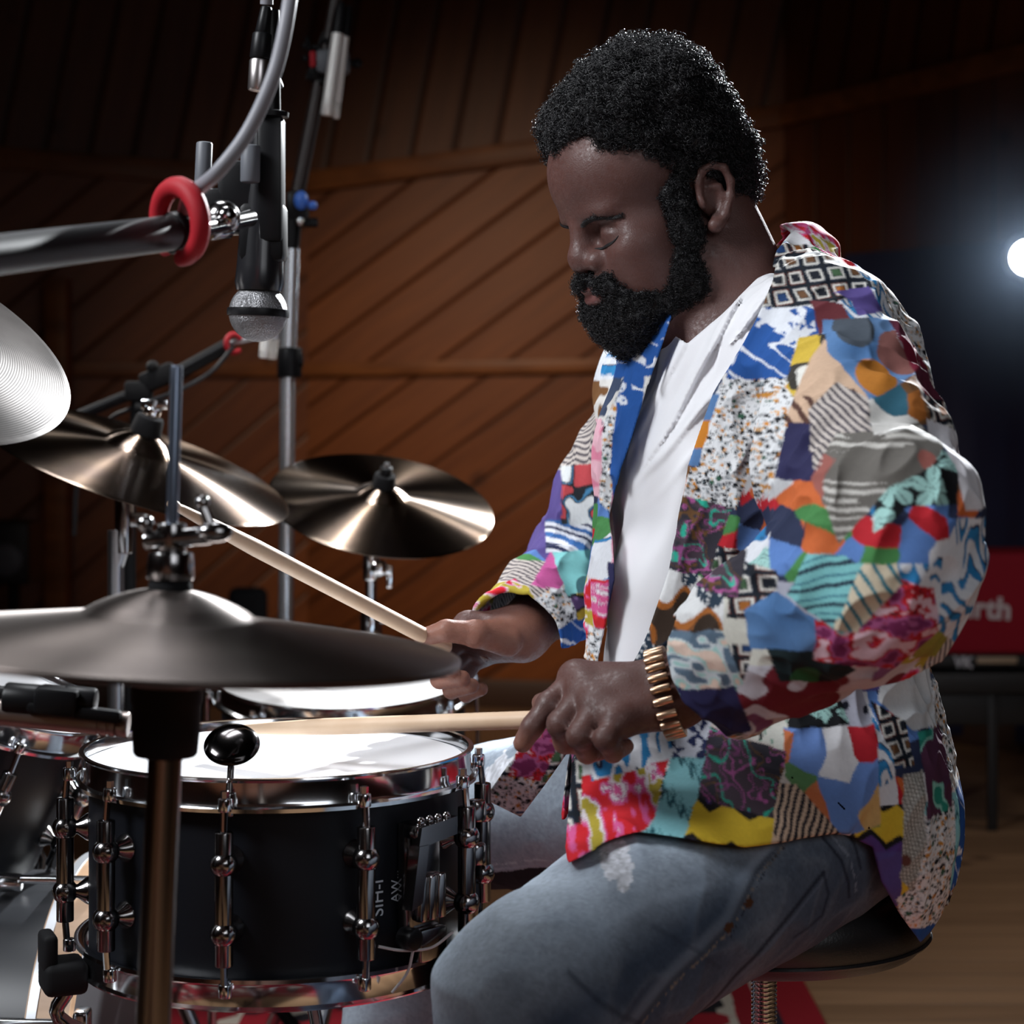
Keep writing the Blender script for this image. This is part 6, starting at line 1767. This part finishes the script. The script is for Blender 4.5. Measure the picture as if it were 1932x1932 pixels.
# ------------------------------------------------------------------ studio lamp with its haze, far right
LP = at(1940, 486, 4.7)
lp = empty('studio_lamp', LP, 'bright white studio lamp shining through haze at the right edge', 'lamp')
ld = nrm(np.array([.25, 2.0, 1.05]) - LP)
MB().rot([(.0, -.16), (.05, -.16), (.06, -.14), (.06, -.01), (.061, .004), (.057, .004), (.056, -.008), (0, -.008)], LP, ld, 32).build('housing', M_blackmetal, lp)
mE = mat('lamp_lens', (1, 1, 1), .4); bE = mE.node_tree.nodes['Principled BSDF']; bE.inputs['Emission Color'].default_value = (.86, .93, 1, 1); bE.inputs['Emission Strength'].default_value = 45
MB().rot([(0, .0), (.040, .0), (.040, -.004), (0, -.004)], LP, ld, 32).build('lens', mE, lp)
MB().cyl(LP - ld * .08, (LP[0] + .06, LP[1] + .06, LP[2] + .14), .010, n=14).cyl((LP[0] + .06, LP[1] + .06, LP[2] + .12), (LP[0] + .06, LP[1] + .06, 3.30), .012, n=16).build('pole', M_blackmetal, lp)
MB().cyl((LP[0] + .06, LP[1] + .06, 3.27), (LP[0] + .06, LP[1] + .06, 3.30), .05, n=24, bev=.005).build('ceiling_plate', M_blackmetal, lp)
mH = bpy.data.materials.new('haze'); mH.use_nodes = True; N = mH.node_tree.nodes; N.clear()
ou = N.new('ShaderNodeOutputMaterial'); vs = N.new('ShaderNodeVolumeScatter'); vs.inputs['Color'].default_value = (.55, .72, 1, 1); vs.inputs['Anisotropy'].default_value = .3
tc = N.new('ShaderNodeTexCoord'); ln = N.new('ShaderNodeVectorMath'); ln.operation = 'LENGTH'; mh = N.new('ShaderNodeMapRange')
mh.inputs['From Min'].default_value = 0; mh.inputs['From Max'].default_value = .50; mh.interpolation_type = 'SMOOTHERSTEP'; mh.inputs['To Min'].default_value = .55; mh.inputs['To Max'].default_value = 0
mH.node_tree.links.new(tc.outputs['Object'], ln.inputs[0]); mH.node_tree.links.new(ln.outputs['Value'], mh.inputs['Value']); mH.node_tree.links.new(mh.outputs['Result'], vs.inputs['Density']); mH.node_tree.links.new(vs.outputs['Volume'], ou.inputs['Volume'])
hz = MB().ball((0, 0, 0), .52, 32).build('haze', mH); hz.location = V(LP - np.array([0, .1, 0]))
tag(hz, 'thin bluish haze glowing around the bright studio lamp', 'haze', kind='stuff')

# ------------------------------------------------------------------ dark shapes at the back
p = at(468, 1130, 5.2)
ch = empty('padded_chair', (p[0], 5.3, 0), 'dark slate padded chair far behind the cymbal stands', 'chair')
M_slate = mat('slate_fabric', (.030, .036, .045), .8)
MB().box((p[0], 5.2, p[2] - .12), (.10, .05, .30), None, .022, 4).build('backrest', M_slate, ch)
MB().box((p[0], 5.38, .42), (.40, .40, .06), None, .02, 3).build('seat', M_slate, ch)
for sx in (-1, 1):
    for sy in (-1, 1): MB().cyl((p[0] + sx * .17, 5.38 + sy * .17, .40), (p[0] + sx * .18, 5.38 + sy * .18, 0), .010, n=12).build('leg', M_blackmetal, ch)
MB().cyl((p[0], 5.22, p[2] - .2), (p[0], 5.3, .42), .012, n=12).build('back_post', M_blackmetal, ch)
p = at(8, 1045, 6.0)
sk = empty('loudspeaker', (p[0], 6.1, 0), 'black loudspeaker cabinet on a stand at the far left by the wooden post', 'speaker')
MB().box((p[0], 6.12, p[2]), (.135, .2, .185), None, .012, 3).build('cabinet', M_blackpaint, sk)
MB().rot([(0, 0), (.03, .006), (.045, .0), (.05, -.004), (.05, -.008), (0, -.008)], (p[0], 6.018, p[2] - .02), (0, -1, 0), 32).build('driver', M_greyplastic, sk)
MB().cyl((p[0], 6.12, p[2] - .09), (p[0], 6.12, .03), .018, n=16).build('pole', M_blackmetal, sk)
MB().cyl((p[0], 6.12, 0), (p[0], 6.12, .03), .15, n=32, bev=.006).build('base', M_blackmetal, sk)
